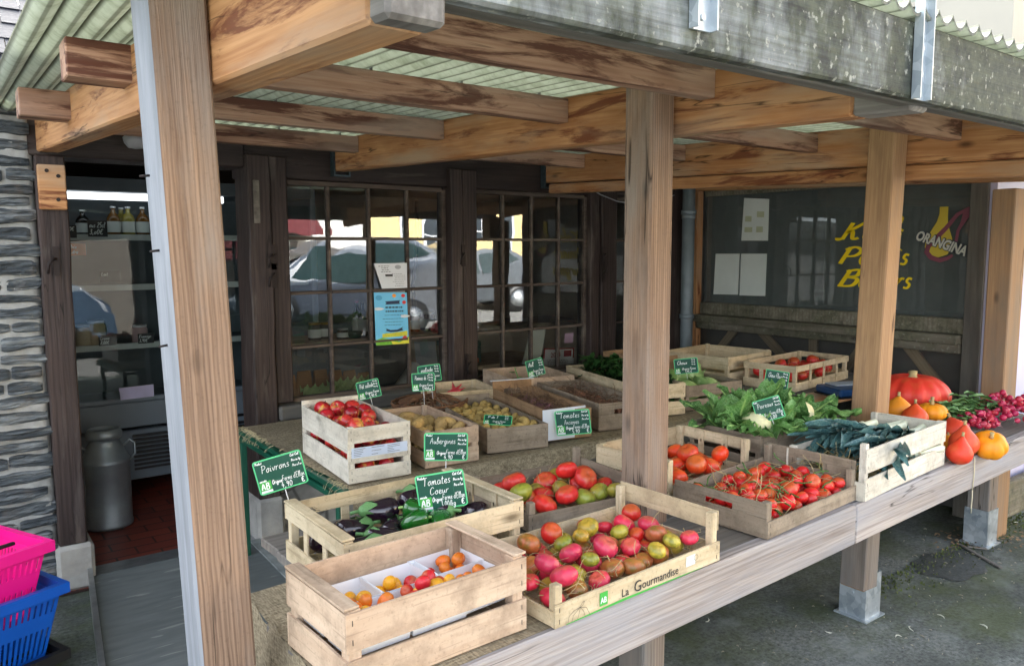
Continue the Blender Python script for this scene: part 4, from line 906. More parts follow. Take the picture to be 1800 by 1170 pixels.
a8 = crate('crate', 'pale crate of dark green spinach behind the middle post', (2.66, 2.60, -13), .27, .74, .16, zt, 'pale', 'two', 'low', 'two', 'two')
a9 = crate('crate', 'grey crate of pale cabbages with two wide slats', (2.975, 2.58, -9), .37, .40, .13, zt, 'grey', 'two', 'two', 'two', 'two')
zs = .717
pP = crate('crate', 'pale empty crate on the back right shelf', (3.40, 2.66, 7), .46, .42, .155, zs, 'pale', 'two', 'two', 'two', 'two', cap=())
pQ = crate('crate', 'pale lattice crate of red tomatoes in straw on the back right shelf', (3.51, 2.32, 7), .62, .29, .135, zs, 'pale', 'lattice4', 'lattice', 'lattice', 'lattice4')
pR = crate('crate', 'tan crate standing between the middle post and the empty crate', (3.12, 3.0, -4), .30, .36, .21, zt, 'card', 'full', 'full', 'full', 'full')
for q in (c1, c2, c3, c4, c5, c6, c7, c8): q['group'] = 'crates along the front counter'
for q in (a1, a2, a3, a4, a5, a6, a7, a8, a9, pR): q['group'] = 'crates on the burlap table'
for q in (pP, pQ): q['group'] = 'crates on the back right shelf'

# print on the gourmandise crate (local front side, y = -SLAT)
pr = MB(); U = Vector((1, 0, 0)); V = Vector((0, 0, 1))
def loc_text(cr, s, x, z, size, m, sx=1, bold=0, y=None):
    o = text_obj('printed_lettering', s, (0, 0, 0), (1, 0, 0), (0, 0, 1), size, m, None, .0002, bold, 0, sx=sx)
    o.parent = cr; U_ = Vector((1, 0, 0)); o.matrix_basis = Matrix(((sx, 0, 0, x), (0, 0, -1, -SLAT-.0012 if y is None else y), (0, 1, 0, z), (0, 0, 0, 1))); return o
loc_text(c3, 'La', .195, .0135, .026, ink); loc_text(c3, 'G', .235, .0125, .036, ink); loc_text(c3, 'ourmandise', .262, .0145, .027, ink, 1.0)
b = MB(); b.box((.128, -SLAT-.001, .013), (.152, -SLAT-.0004, .042)); b.build('organic_logo', sign_ab, c3); loc_text(c3, 'AB', .130, .019, .0175, white_m, .85, .0003, -SLAT-.0014)
b = MB(); b.add([(.03, -SLAT-.001, .004), (.48, -SLAT-.001, .004), (.48, -SLAT-.001, .0048), (.2, -SLAT-.001, .0095), (.03, -SLAT-.001, .0055)], [(0, 1, 2, 3, 4)]); b.build('printed_stripe', sign_ab, c3)
b = MB()
def pline(pts, w=.0008):
    for i in range(len(pts)-1):
        a = Vector((pts[i][0], -SLAT-.0011, pts[i][1])); c_ = Vector((pts[i+1][0], -SLAT-.0011, pts[i+1][1])); n_ = (c_-a).normalized().cross(Vector((0, 1, 0)))*w/2; b.add([a-n_, a+n_, c_+n_, c_-n_], [(0, 1, 2, 3)])
pline([(.035,.006),(.038,.02),(.052,.028),(.07,.03),(.088,.024),(.098,.006)]); pline([(.07,.03),(.066,.016),(.062,.006)]); pline([(.07,.03),(.08,.018),(.084,.006)]); pline([(.07,.03),(.05,.018),(.046,.006)]); pline([(.068,.03),(.076,.038),(.082,.04),(.079,.034),(.072,.03)])
pline([(.455+.007*math.cos(i*.9)*(1+.2*(i%2)),.036+.007*math.sin(i*.9)) for i in range(8)]); b.build('printed_drawing', ink, c3)
b = MB(); b.box((.418, -SLAT-.001, .021), (.452, -SLAT-.0004, .046)); b.build('stuck_label', paper_m, c3)
# strip label on the apple crate and handwriting on the lattice end rail
b = MB(); b.box((.012, -SLAT-.0018, .092), (.222, -SLAT-.0006, .128)); b.build('strip_label', plain('pale blue label', (196,208,228), .6, bump=0), a1)
b = MB(); random.seed(5)
for k in range(5):
    for j, (x0, w) in enumerate(((.02, .05), (.085, .05), (.145, .05))):
        if random.random() < .8: z = .122-k*.006; b.box((x0, -SLAT-.0024, z), (x0+w*random.uniform(.4, 1), -SLAT-.0019, z+.0012))
b.build('printed_lines', ink, a1)
b = MB(); write(b, 'Fabrel  15F', (.024, .24, .1565), (0, -1, 0), (1, 0, 0), .012, th=.12, off=.0006); b.build('pen_writing', ink, c2)
b = MB(); b.box((-.012, -.003, .1655), (.222, .012, .1685)); o = b.build('white_edge', white_m, a4); o.location = (0, .598, 0)

# ---------- contents
ST = 'dry straw bedding between the vegetables'
def straw(cr, z1, n, seed, lab, z0=.006, ln=(.03, .09)):
    L, W, H = cr['dims']; return stuff(absm(cr), 'straw', lab, straw_m, L, W, z0, z1, n, seed, ln=ln)
straw(c3, .05, 320, 1, 'pale straw lining the heirloom tomato crate'); straw(c2, .055, 420, 2, 'brown straw under the aubergines'); straw(c4, .05, 160, 3, 'straw under the ribbed red tomatoes')
straw(c6, .085, 260, 4, 'straw tangled between the vine tomatoes'); straw(c5, .06, 160, 5, 'straw behind the beef tomatoes'); straw(c7, .095, 1700, 6, 'straw filling the white leek crate'); straw(pQ, .075, 420, 7, 'straw round the tomatoes on the back shelf')
PK, GR, BR_, RD, OR_ = (218,48,80), (150,150,40), (120,66,36), (206,32,26), (226,84,22)
kinds3 = [('rib', PK, 'pink ribbed tomato', 1.0)]*7+[('ripening', (186,168,62), 'olive green tomato', .92)]*3+[('ripening', (176,98,56), 'brown shouldered tomato', 1.0)]*3+[('round', (206,34,30), 'glossy red tomato', .95)]*2+[('ripening', (130,150,46), 'green zebra tomato', .78)]
fill_toms(c3, .008, 62, (.0205, .0315), kinds3, 21, 'the printed crate', 'heirloom tomatoes in the printed crate', .6, .9, .55)
kinds4 = [('rib', (222,48,44), 'large ribbed red tomato', 1.0)]*4+[('ripening', (168,160,64), 'large green ribbed tomato', 1.0), ('rib', (226,84,44), 'orange ribbed tomato', .9)]
fill_toms(c4, .010, 20, (.028, .038), kinds4, 22, 'the pinkish weathered crate', 'ribbed tomatoes left of the middle post', .5, .86, .6)
kinds5 = [('round', (232,72,30), 'orange red beef tomato', 1.0)]*3+[('rib', (226,60,30), 'ribbed orange red beef tomato', 1.0)]
fill_toms(c5, .02, 24, (.028, .036), kinds5, 23, 'the pale lattice crate', 'beef tomatoes right of the middle post', .8, .86, .6)
kinds6 = [('round', (214,30,32), 'round red vine tomato', 1.0)]*7+[('round', (228,76,36), 'orange red vine tomato', .95)]
P6 = fill_toms(c6, .012, 92, (.0175, .0255), kinds6, 24, 'the worn handle tray', 'vine tomatoes in the handle tray', .5, .86, vine=True)
fill_toms(pQ, .03, 22, (.03, .038), [('round', (206,40,36), 'red tomato', 1.0)], 25, 'the shelf crate', 'tomatoes in the back shelf crate', .3, .86)
# vine stems over the tray tomatoes
b = MB(); random.seed(8)
for i in range(46):
    x, y, z, r = random.choice(P6); p = Vector((x+random.uniform(-.01, .01), y+random.uniform(-.01, .01), z+r*.9)); d = Vector((random.uniform(-1, 1), random.uniform(-1, 1), random.uniform(.0, .5))).normalized(); pts = [p]
    for k in range(4): d = (d+Vector((random.uniform(-.5, .5), random.uniform(-.5, .5), random.uniform(-.5, .3)))).normalized(); p = p+d*.013; pts.append(p)
    b.tube(pts, .0022, 5)
o = b.build('vine_stems', calyx_m); o.matrix_basis = absm(c6); tag(o, 'green hairy vine stems among the red tray tomatoes', None, None, 'stuff')
# apples
AM = [tomato_mesh('apple', apple_m, 5, .03, .9, s, dimple=.3) for s in range(4)]
ast = MB(); ast.tube([(0, 0, .5), (.05, .02, .8), (.1, .05, 1.0)], .05, 5); ast = ast.mesh('stalk', plain('apple stalk', (84,60,38), .7, bump=0))
for i, (x, y, z, r) in enumerate(heap(.235, .50, .006, 66, lambda: random.uniform(.028, .034), 31, pack=.9, tries=30)):
    random.seed(900+i); a, c_ = region(x, y, .235, .5); colr = random.choice([(172,14,34), (150,10,30), (196,30,44), (208,54,50)])
    wd = 'dark red apple' if colr[0] < 180 else 'lighter red apple'
    put('apple', random.choice(AM), absm(a1) @ Matrix.Translation((x, y, z)) @ rotm(900+i, 1.2) @ Matrix.Scale(r, 4), colr, '%s in the %s %s of the whitewashed crate' % (wd, a, c_), 'apple', 'apples in the whitewashed crate', ast if random.random() < .5 else None, 'stalk')
# potatoes
def pot_mesh(s, st=1.35):
    b = MB(); b.lathe([(max(math.sin(math.pi*i/12), .004), -math.cos(math.pi*i/12)*st) for i in range(13)], 16, mod=lambda q, t_: 1+.14*noise.noise(Vector((math.cos(q)*1.2, math.sin(q)*1.2, s*3+t_*2.5)))); return b.mesh('potato', potato_m)
PM = [pot_mesh(s, 1.2+.12*s) for s in range(5)]
def fill_pots(cr, z0, n, rr, seed, colr, word, where, group, ox=0, L=None, W=None, oy=0):
    L0, W0, H0 = cr['dims']
    for i, (x, y, z, r) in enumerate(heap(L or L0, W or W0, z0, n, lambda: random.uniform(*rr), seed, pack=.86, tries=16, margin=.006)):
        random.seed(seed*50+i); a, c_ = region(x+ox, y+oy, L0, W0); k = random.uniform(.86, 1.1)
        put('potato', random.choice(PM), absm(cr) @ Matrix.Translation((x+ox, y+oy, z)) @ rotm(seed*50+i, 1.6) @ Matrix.Scale(r*.92, 4), tuple(min(255, v*k) for v in colr), '%s in the %s %s of %s' % (word, a, c_, where), 'potato', group)
fill_pots(a2, .045, 44, (.022, .03), 41, (190,158,100), 'large potato', 'the tan crate', 'large potatoes right of the apples')
fill_pots(a3, .035, 225, (.0125, .019), 42, (188,158,92), 'small new potato', 'the shallow crate', 'small new potatoes in the grey crate')
# shallots
def shal_mesh(s):
    b = MB(); pr = [(.02, -1.1), (.35, -.95), (.8, -.55), (1, 0), (.85, .5), (.45, 1.1), (.2, 1.7), (.08, 2.3), (.02, 2.6)]
    b.lathe([(r, z) for r, z in pr], 12, mod=lambda q, t_: 1+.1*math.cos(3*q+s)); return b.mesh('shallot', shallot_m)
SM = [shal_mesh(s) for s in range(3)]
def fill_shal(cr, n, seed, colr, word, where, group):
    L0, W0, H0 = cr['dims']
    for i, (x, y, z, r) in enumerate(heap(L0, W0, .055, n, lambda: random.uniform(.013, .019), seed, pack=.8, tries=14, margin=.02)):
        random.seed(seed*50+i); a, c_ = region(x, y, L0, W0); k = random.uniform(.8, 1.2)
        put('shallot', random.choice(SM), absm(cr) @ Matrix.Translation((x, y, z)) @ rotm(seed*50+i, 1.7) @ Matrix.Scale(r*.85, 4), tuple(min(255, v*k) for v in colr), '%s in the %s %s of %s' % (word, a, c_, where), 'shallot', group)
    stuff(absm(cr), 'dry_roots', 'dry roots and stalks tangled over the %ss of %s' % (word, where), root_m, L0, W0, .08, .125, 300, seed, .0011, (.03, .08), .5)
fill_shal(a4, 90, 51, (128,86,92), 'purplish shallot', 'the carton crate', 'shallots in the carton crate')
fill_shal(a5, 80, 52, (150,100,76), 'brown shallot', 'the grey handle crate', 'shallots beside the middle post')

# leaves
def leaf(b, p, d, up, L, w, curl=.5, wav=.12, fold=.25, mi=0, smi=None, nseg=7, seed=0, stemw=0):
    p = Vector(p); d = Vector(d).normalized(); up = Vector(up); s_ = d.cross(up).normalized(); n_ = s_.cross(d).normalized(); rows = []; cen = []
    for i in range(nseg+1):
        f = i/nseg; a = curl*f; c_ = p
        wd = w*math.sin(math.pi*min(1, f*.92+.06))**.7
        row = []
        for j in (-1, -.5, 0, .5, 1):
            wv = wav*w*math.sin(f*11+j*3+seed)*abs(j)+wav*w*.6*noise.noise(Vector((f*4, j*2, seed)))
            row.append(c_+s_*wd*j+n_*(fold*wd*abs(j)+wv))
        rows.append(row); cen.append(c_.copy())
        dd = (d*math.cos(a)-n_*math.sin(a)).normalized(); p = p+dd*L/nseg; n_ = s_.cross(dd).normalized()
    b.grid(rows, mi)
    if smi is not None: b.tube([c_+Vector((0, 0, .0015)) for c_ in cen[:nseg]], [stemw*(1-.75*i/nseg)+.001 for i in range(nseg)], 6, smi)
# cauliflowers in c8
M8 = absm(c8); random.seed(61)
cau = [((.095,.08),.050,.6,'cauliflower with white curd showing at the left of the grey crate'), ((.24,.1),.05,.9,'cauliflower with upright leaves near the middle of the grey crate'), ((.385,.09),.052,1.0,'cauliflower with a little curd showing near the right of the grey crate'), ((.14,.22),.05,1.1,'leafy cauliflower at the back left of the grey crate'), ((.31,.22),.05,1.2,'leafy cauliflower at the back right of the grey crate')]
for i, ((x, y), r, k, lab) in enumerate(cau):
    t = thing('cauliflower', lab, 'cauliflower', M8 @ Vector((x, y, (.105 if i in (0, 2) else .07))), random.uniform(0, 6), 'cauliflowers in the grey crate')
    b = MB(); n = 90; 
    b.lathe([(max(.003, math.sin(math.pi*j/14)), -math.cos(math.pi*j/14)) for j in range(15)], 24, mod=lambda q, t_: 1+.07*math.cos(9*q+i)*math.sin(t_*20)+.05*noise.noise(Vector((q*3, t_*8, i))))
    b.v = [Vector((v.x*r, v.y*r, v.z*r*.8+.05)) for v in b.v]; b.build('curd', curd_m, t)
    b = MB(); nl = 17
    for j in range(nl):
        q = 2*math.pi*j/nl*1.618*2+random.uniform(-.2, .2); u = Vector((math.cos(q), math.sin(q), 0)); el = random.uniform(.1, .55) if i in (0, 2) else random.uniform(.35, 1.3)
        d = u*math.cos(el)+Vector((0, 0, math.sin(el))); leaf(b, u*r*.55+Vector((0, 0, .012+random.uniform(0, .02))), d, Vector((0, 0, 1)), random.uniform(.13, .2)*k**.3, random.uniform(.036, .056), random.uniform(-.15, .35), .35, .3, 0, 1, 8, j+i*20, random.uniform(.005, .0085))
    b.build('leaves', [leaf_m, stem_m], t)
for i, (px, py) in enumerate([(1268, 760)]):
    b = MB(); p = M8 @ Vector((.03, .03, .08)); pts = [p, p+Vector((0, 0, .05)), p+Vector((-.003, .0, .085)), p+Vector((-.018, 0, .1)), p+Vector((-.04, 0, .1))]; b.tube(pts, [.0045, .004, .0035, .003, .002], 8, 1)
    leaf(b, pts[-2], Vector((-.8, .2, -.3)), Vector((0, 0, 1)), .06, .02, .4, .2, .2, 0, None, seed=3)
    tag(b.build('loose_leaf', [leaf_m, stem_m]), 'single curled leaf standing on its pale stem by the cauliflower crate', 'leaf')
# leeks
M7 = absm(c7); random.seed(71)
for i in range(24):
    y = .03+.21*(i % 8)/7.5; z = .05+.028*(i//8)+random.uniform(0, .012); x0 = .30+random.uniform(-.03, .16); q = random.uniform(-.22, .22)
    t = thing('leek', ['leek lying on the left side of the white crate', 'leek in the second layer of the white crate', 'leek on top of the pile with its white shaft to the right'][i//8], 'leek', M7 @ Vector((x0+.04, y, z+.01)), R(4.5)+q, 'leeks in the white crate')
    b = MB(); b.tube([(.0, 0, 0), (.06, .002, .002), (.12, .003, .004), (.16, .002, .004), (.168, .002, .004)], [.0115, .012, .012, .0135, .005], 12); b.build('white_shaft', shaft_m, t)
    b = MB(); b.tube([(.0, 0, 0), (-.05, 0, .002)], [.0117, .014], 12, 0)
    for j in range(9):
        a = random.uniform(-.5, .5); el = random.uniform(-.05, .42); L_ = random.uniform(.12, .24)
        d = Vector((-math.cos(a)*math.cos(el), math.sin(a)*math.cos(el), math.sin(el))); leaf(b, (-.035-.004*j, .006*(j % 3-1), .003+.003*(j % 4)), d, Vector((math.sin(j)*.4, math.cos(j)*.6, .8)), L_, random.uniform(.012, .019), random.uniform(.1, .9), .22, .7, 0, None, 8, i*10+j)
    b.build('leek_leaves', leek_m, t)
# spinach, cabbages, wilted greens
def leafpile(name, cr, lab, cat, m, n, L_, w, z0, z1, seed):
    random.seed(seed); b = MB(); L, W, H = cr['dims']
    for i in range(n):
        x, y = random.uniform(.03, L-.03), random.uniform(.04, W-.05); q = random.uniform(0, 6.28); el = random.uniform(-.3, .7); dome = 1-((x/L-.5)**2+(y/W-.5)**2)*1.2
        leaf(b, (x, y, z0+(z1-z0)*random.random()*dome), (math.cos(q)*math.cos(el), math.sin(q)*math.cos(el), math.sin(el)), (0, 0, 1), L_*random.uniform(.6, 1.2), w*random.uniform(.7, 1.2), random.uniform(0, .6), .3, .25, 0, None, 5, i)
    o = b.build(name, m); o.matrix_basis = absm(cr); return tag(o, lab, cat, None, 'stuff')
leafpile('spinach_leaves', a8, 'heap of dark green spinach leaves in the pale crate', None, spin_m, 520, .06, .02, .07, .235, 5)
t = NT('pale cabbage leaf'); v = t.coord((1,1,1)); t.col(t.mix(t.ramp(t.noise(t.coord((3,3,1)), 9, 5), [(.55, BW(0)), (.6, BW(.7))]), t.ramp(t.noise(v, 6, 3), [(.3, lin((120,160,92))), (.7, lin((160,190,120)))]), lin((196,214,160)))); cab_m = t.set(.5)
for i, (x, y) in enumerate(((.09, .11), (.25, .12), (.12, .28), (.28, .28))):
    b = MB(); r = .075; b.lathe([(max(.003, math.sin(math.pi*j/14))*r, -math.cos(math.pi*j/14)*r*.85) for j in range(15)], 26, mod=lambda q, t_: 1+.05*math.sin(3*q+t_*6+i)+.05*noise.noise(Vector((math.cos(q)*2, math.sin(q)*2, t_*4+i))))
    for j in range(5):
        q = j*1.26+i; u = Vector((math.cos(q), math.sin(q), 0)); leaf(b, u*.05+Vector((0, 0, -.05)), u*.5+Vector((0, 0, 1)), -u, .12, .05, .6, .1, .4, 0, None, 6, j)
    o = b.build('cabbage', cab_m); o.location = absm(a9) @ Vector((x, y, .073)); o.rotation_euler = (.3*i, .2, i); tag(o, 'pale green cabbage at the %s of the two slat crate' % ('near left', 'near right', 'far left', 'far right')[i], 'cabbage', 'cabbages in the grey crate')
random.seed(77); b = MB()
for i in range(4): leaf(b, (.08+.03*i, .1+.02*i, .03), (-.3+.2*i, .2, 1), (1, 0, 0), .08, .014, .5, .2, .3, 0, None, 6, i)
b.tube([(.1, .1, .01), (.09, .11, .12), (.07, .12, .19)], .003, 6)
for i in range(3): leaf(b, (.09-.01*i, .11, .1+.03*i), (-.8+.8*(i % 2)*2, .2, .3), (0, 0, 1), .035, .012, .5, .2, .3, 0, None, 5, i)
o = b.build('wilted_herb', leaf_m); o.matrix_basis = absm(a6); tag(o, 'drooping green sprig in the nearly empty crate under the window', 'herb')
o = MB(); 
BM = [tomato_mesh('beetroot', produce('beetroot skin', .8, .4, (60,44,46), (.4,.6), 20), 3, .03, .95, s) for s in range(2)]
for i, (x, y) in enumerate(((.15, .12), (.2, .16), (.24, .1), (.19, .08), (.27, .2), (.13, .2))):
    put('beetroot', BM[i % 2], absm(a6) @ Matrix.Translation((x, y, .034)) @ rotm(i) @ Matrix.Scale(.026+.003*(i % 3), 4), (92,72,76), 'dusty dark beetroot on the floor of the nearly empty crate', 'beetroot', 'beetroots under the window')
for i in range(3):
    b = MB(); b.tube([(0, 0, 0), (.03, .01, .004), (.07, 0, .01), (.11, -.01, .03)], [.002, .012, .009, .001], 8); o = b.build('pink_root', radish_m); o.color = (.8, .07, .1, 1); o.matrix_basis = absm(a7) @ Matrix.Translation((.06+.05*i, .12+.03*i, .095)) @ Matrix.Rotation(i*.8, 4, 'Z'); tag(o, 'long pink root in the pale narrow crate', 'radish', 'pink roots under the window')
b = MB(); b.add([(.02,.03,.09),(.28,.03,.09),(.28,.27,.09),(.02,.27,.09)], [(0,1,2,3)]); b.build('inner_tray', CW['pale'][0], a7)

# aubergines and peppers in c2
def aub_mesh(s):
    b = MB(); pr = [(.02, -1.0), (.5, -.97), (.85, -.75), (1, -.3), (.95, .2), (.75, .9), (.55, 1.4), (.42, 1.7), (.2, 1.85), (.02, 1.88)]
    b.lathe([(r, z) for r, z in pr], 24, mod=lambda q, t_: 1+.04*noise.noise(Vector((math.cos(q), math.sin(q), s+t_*2)))); 
    for v in b.v: v.x += .12*math.sin(v.z*1.2+s)
    return b.mesh('aubergine', aub_m)
AUB = [aub_mesh(s) for s in range(3)]
def aub_cap():
    b = MB(); n = 20; rows = []
    for i in range(7):
        f = i/6; rows.append([Vector(((.1+.62*f**.7)*math.cos(2*math.pi*j/n), (.1+.62*f**.7)*math.sin(2*math.pi*j/n), 2.02-1.0*f**1.5*(1+.45*math.cos(5*2*math.pi*j/n)*f))) for j in range(n+1)])
    b.grid(rows[::-1]); b.tube([(0, 0, 1.9), (.03, 0, 2.25), (.12, .03, 2.6)], [.16, .12, .15], 8); return b.mesh('calyx', calyxp)
ACAP = aub_cap(); M2 = absm(c2); random.seed(81)
aubs = [(.12,.17,.055,(0,1.45,.0)),(.09,.08,.05,(0,1.2,-.5)),(.18,.075,.055,(0,1.3,2.6)),(.06,.2,.035,(0,1.5,1.2)),(.25,.2,.075,(0,1.5,2.9)),(.33,.2,.085,(0,1.45,.15)),(.41,.15,.085,(0,1.4,.35)),(.40,.22,.08,(0,1.5,2.2)),(.33,.1,.08,(.3,1.2,-.9)),(.46,.09,.06,(0,1.5,1.9)),(.22,.13,.05,(0,1.4,.8)),(.3,.16,.05,(0,1.5,3.6)),(.14,.22,.035,(0,1.5,.4))]
for i, (x, y, z, e) in enumerate(aubs):
    z += .035; x *= .9; y *= 1.2
    a, c_ = region(x, y, .48, .33); from_e = Matrix.Rotation(e[2], 4, 'Z') @ Matrix.Rotation(e[1], 4, 'Y') @ Matrix.Rotation(e[0], 4, 'X')
    k = random.uniform(.029, .035); put('aubergine', AUB[i % 3], M2 @ Matrix.Translation((x, y, z)) @ from_e @ Matrix.Scale(k, 4), (34,16,34), 'glossy dark aubergine in the %s %s of the lattice crate' % (a, c_), 'aubergine', 'aubergines in the lattice crate', ACAP)
def pepper_mesh():
    b = MB(); pr = [(.02, -1.3), (.35, -1.2), (.6, -.8), (.8, -.2), (.9, .4), (.85, .8), (.5, 1.0), (.2, .88), (.02, .86)]
    b.lathe([(r, z) for r, z in pr], 24, mod=lambda q, t_: 1+.13*math.cos(3*q)*(.3+.7*t_)); return b.mesh('pepper', aub_m)
PPM = pepper_mesh(); b = MB(); b.tube([(0, 0, .85), (.03, 0, 1.1), (.2, .05, 1.45)], [.18, .1, .12], 8); PST = b.mesh('stalk', stem_m)
for i, (x, y, z, e) in enumerate([(.245,.07,.092,(0,1.3,-.5)),(.275,.115,.098,(0,1.35,2.3)),(.30,.05,.085,(0,1.5,1.0)),(.47,.22,.07,(0,1.2,.8))]):
    put('green_pepper', PPM, M2 @ Matrix.Translation((x*.92, y*1.15, z+.034)) @ Matrix.Rotation(e[2], 4, 'Z') @ Matrix.Rotation(e[1], 4, 'Y') @ Matrix.Scale(.03, 4), (22,92,26), ['glossy green pepper at the near middle of the lattice crate', 'green pepper just behind the front pepper', 'green pepper low against the front slats', 'green pepper at the far right of the lattice crate'][i], 'pepper', 'green peppers in the lattice crate', PST, 'stalk')

# punnets with cherry tomatoes in c1
M1 = absm(c1)
def punnet(x, y, a, lab):
    t = thing('punnet', lab, 'punnet', M1 @ Vector((x, y, .058)), R(3)+a, 'white punnets in the deep front crate'); b = MB(); L, W, H, e = .12, .085, .05, .006
    o_ = [(-e, -e, H), (L+e, -e, H), (L+e, W+e, H), (-e, W+e, H)]; i_ = [(0, 0, 0), (L, 0, 0), (L, W, 0), (0, W, 0)]
    b.add(i_+o_, [(0,1,5,4), (1,2,6,5), (2,3,7,6), (3,0,4,7), (3,2,1,0)]); ii = [(.001, .001, .001), (L-.001, .001, .001), (L-.001, W-.001, .001), (.001, W-.001, .001)]; oo = [(-e+.001, -e+.001, H), (L+e-.001, -e+.001, H), (L+e-.001, W+e-.001, H), (-e+.001, W+e-.001, H)]
    b.add(ii+oo, [(4,5,1,0), (5,6,2,1), (6,7,3,2), (7,4,0,3), (0,1,2,3)]); b.add(o_+oo, [(0,1,5,4), (1,2,6,5), (2,3,7,6), (3,0,4,7)]); b.build('tray', white_m, t); return t
pun = [punnet(.02, .022, 0, 'white punnet of orange plum tomatoes at the left end of the deep crate'), punnet(.02, .125, 0, 'empty looking white punnet behind at the left of the deep crate'), punnet(.148, .022, 0, 'white punnet with yellow and red cherry tomatoes in the middle'), punnet(.148, .125, 0, 'white punnet at the back middle of the deep crate'), punnet(.266, .03, .04, 'white punnet with orange plum tomatoes at the right of the deep crate'), punnet(.266, .13, .02, 'white punnet at the back right of the deep crate')]
ch = [('plum', (240,120,24), 'orange plum cherry tomato'), ('round', (248,176,30), 'yellow cherry tomato'), ('round', (206,30,44), 'small red cherry tomato')]
names = ['left front punnet', 'left back punnet', 'middle front punnet', 'middle back punnet', 'right front punnet', 'right back punnet']
for k, (pn, ks, n) in enumerate([(0, [0, 0, 1], 20), (1, [0, 1], 8), (2, [1, 1, 2, 2], 20), (4, [0, 0, 0], 13), (5, [0, 2], 9), (3, [1, 2], 7)]):
    for i, (x, y, z, r) in enumerate(heap(.12, .085, .002, n, lambda: random.uniform(.0125, .0175), 90+k, margin=.0, pack=.9)):
        random.seed(k*40+i); key, colr, wd = ch[random.choice(ks)]
        put('cherry_tomato', random.choice(TM[key]), absm(pun[pn]) @ Matrix.Translation((x, y, z+.003)) @ rotm(k*77+i, 1.4) @ Matrix.Scale(r*(.82 if key == 'plum' else 1), 4), colr, '%s in the %s' % (wd, names[pn]), 'tomato', 'cherry tomatoes in the white punnets', random.choice(CXV) if random.random() < .6 else None)

# pumpkins and squashes
def pumpkin(name, loc, r, flat, ribs, colr, lab, amp=.09, neck=0, tilt=(0, 0), stem=.3, rz=0, stemcol=None):
    t = thing(name, lab, 'pumpkin' if name == 'pumpkin' else 'squash', loc, rz, 'squashes on the right end of the counter'); t.rotation_euler = (tilt[0], tilt[1], rz)
    b = MB(); pr = []
    n = 22
    for i in range(n+1):
        th = math.pi*i/n; rr = math.sin(th); z = -math.cos(th)*flat
        if neck and z > 0: z += neck*math.exp(-(rr/.42)**2); 
        elif not neck: z -= (.16 if z > 0 else -.08)*math.exp(-(rr/.3)**2)
        pr.append((max(rr, .01)*r, (z+flat*(.98 if neck else .92))*r))
    b.lathe(pr, 64, mod=lambda q, t_: 1-amp*(1-abs(math.sin(ribs*q/2))**.6)*math.sin(math.pi*min(1, max(0, t_)))**.5+.02*noise.noise(Vector((math.cos(q)*2, math.sin(q)*2, t_*2))) if ribs else 1+.015*noise.noise(Vector((math.cos(q)*2, math.sin(q)*2, t_*2))))
    o = b.build('skin', pumpkin_m, t); o.color = (*lin(colr)[:3], 1)
    zt_ = max(p[1] for p in pr) - (0 if neck else .1*r); zt_ = pr[-1][1]
    b = MB(); b.tube([(0, 0, zt_-.01*r), (.01*r, 0, zt_+stem*r*.5), (.05*r, .03*r, zt_+stem*r)], [.16*r if not neck else .13*r, .1*r, .13*r], 8); b.build('stalk', cork_m, t); return t
pz = ZC+.001
pumpkin('pumpkin', ZP(1603, 728, ZC)+Vector((.03, .02, 0)), .165, .60, 14, (222,54,36), 'huge flattened red orange pumpkin behind the small squashes', .10, stem=.18)
def sqh(px, py, r, *a, **k): p = ZP(px, py, pz+.03); return pumpkin('squash', p, r, *a, **k)
def sq(px, py, r, *a, **k): p = ZP(px, py, pz); return pumpkin('squash', p, r, *a, **k)
sqh(1578, 738, .056, .82, 0, (240,150,34), 'round orange yellow squash under the big pumpkin, at left', neck=.25)
sqh(1637, 738, .064, .62, 10, (250,158,20), 'small ribbed orange squash on the straw crate corner', stem=.55)
sqh(1607, 748, .052, .75, 0, (228,78,30), 'red orange onion squash mostly hidden behind the leek crate', neck=.35)
sq(1687, 778, .054, .85, 0, (226,70,44), 'red onion squash tipped back near the radishes', neck=.3, tilt=(-.5, .2))
sq(1693, 800, .052, .9, 0, (232,84,50), 'orange red onion squash with cork stalk between two squashes', neck=.45)
sq(1683, 815, .044, .9, 0, (228,62,34), 'red onion squash nearest the counter edge', neck=.55, tilt=(.08, .1))
sq(1736, 796, .062, .78, 7, (250,156,16), 'ribbed orange squash right of the onion squashes', .12, stem=.35, tilt=(.3, -.5))
sq(1665, 790, .036, .9, 6, (246,150,24), 'tiny orange squash peeping out beside the leek crate', stem=.3)
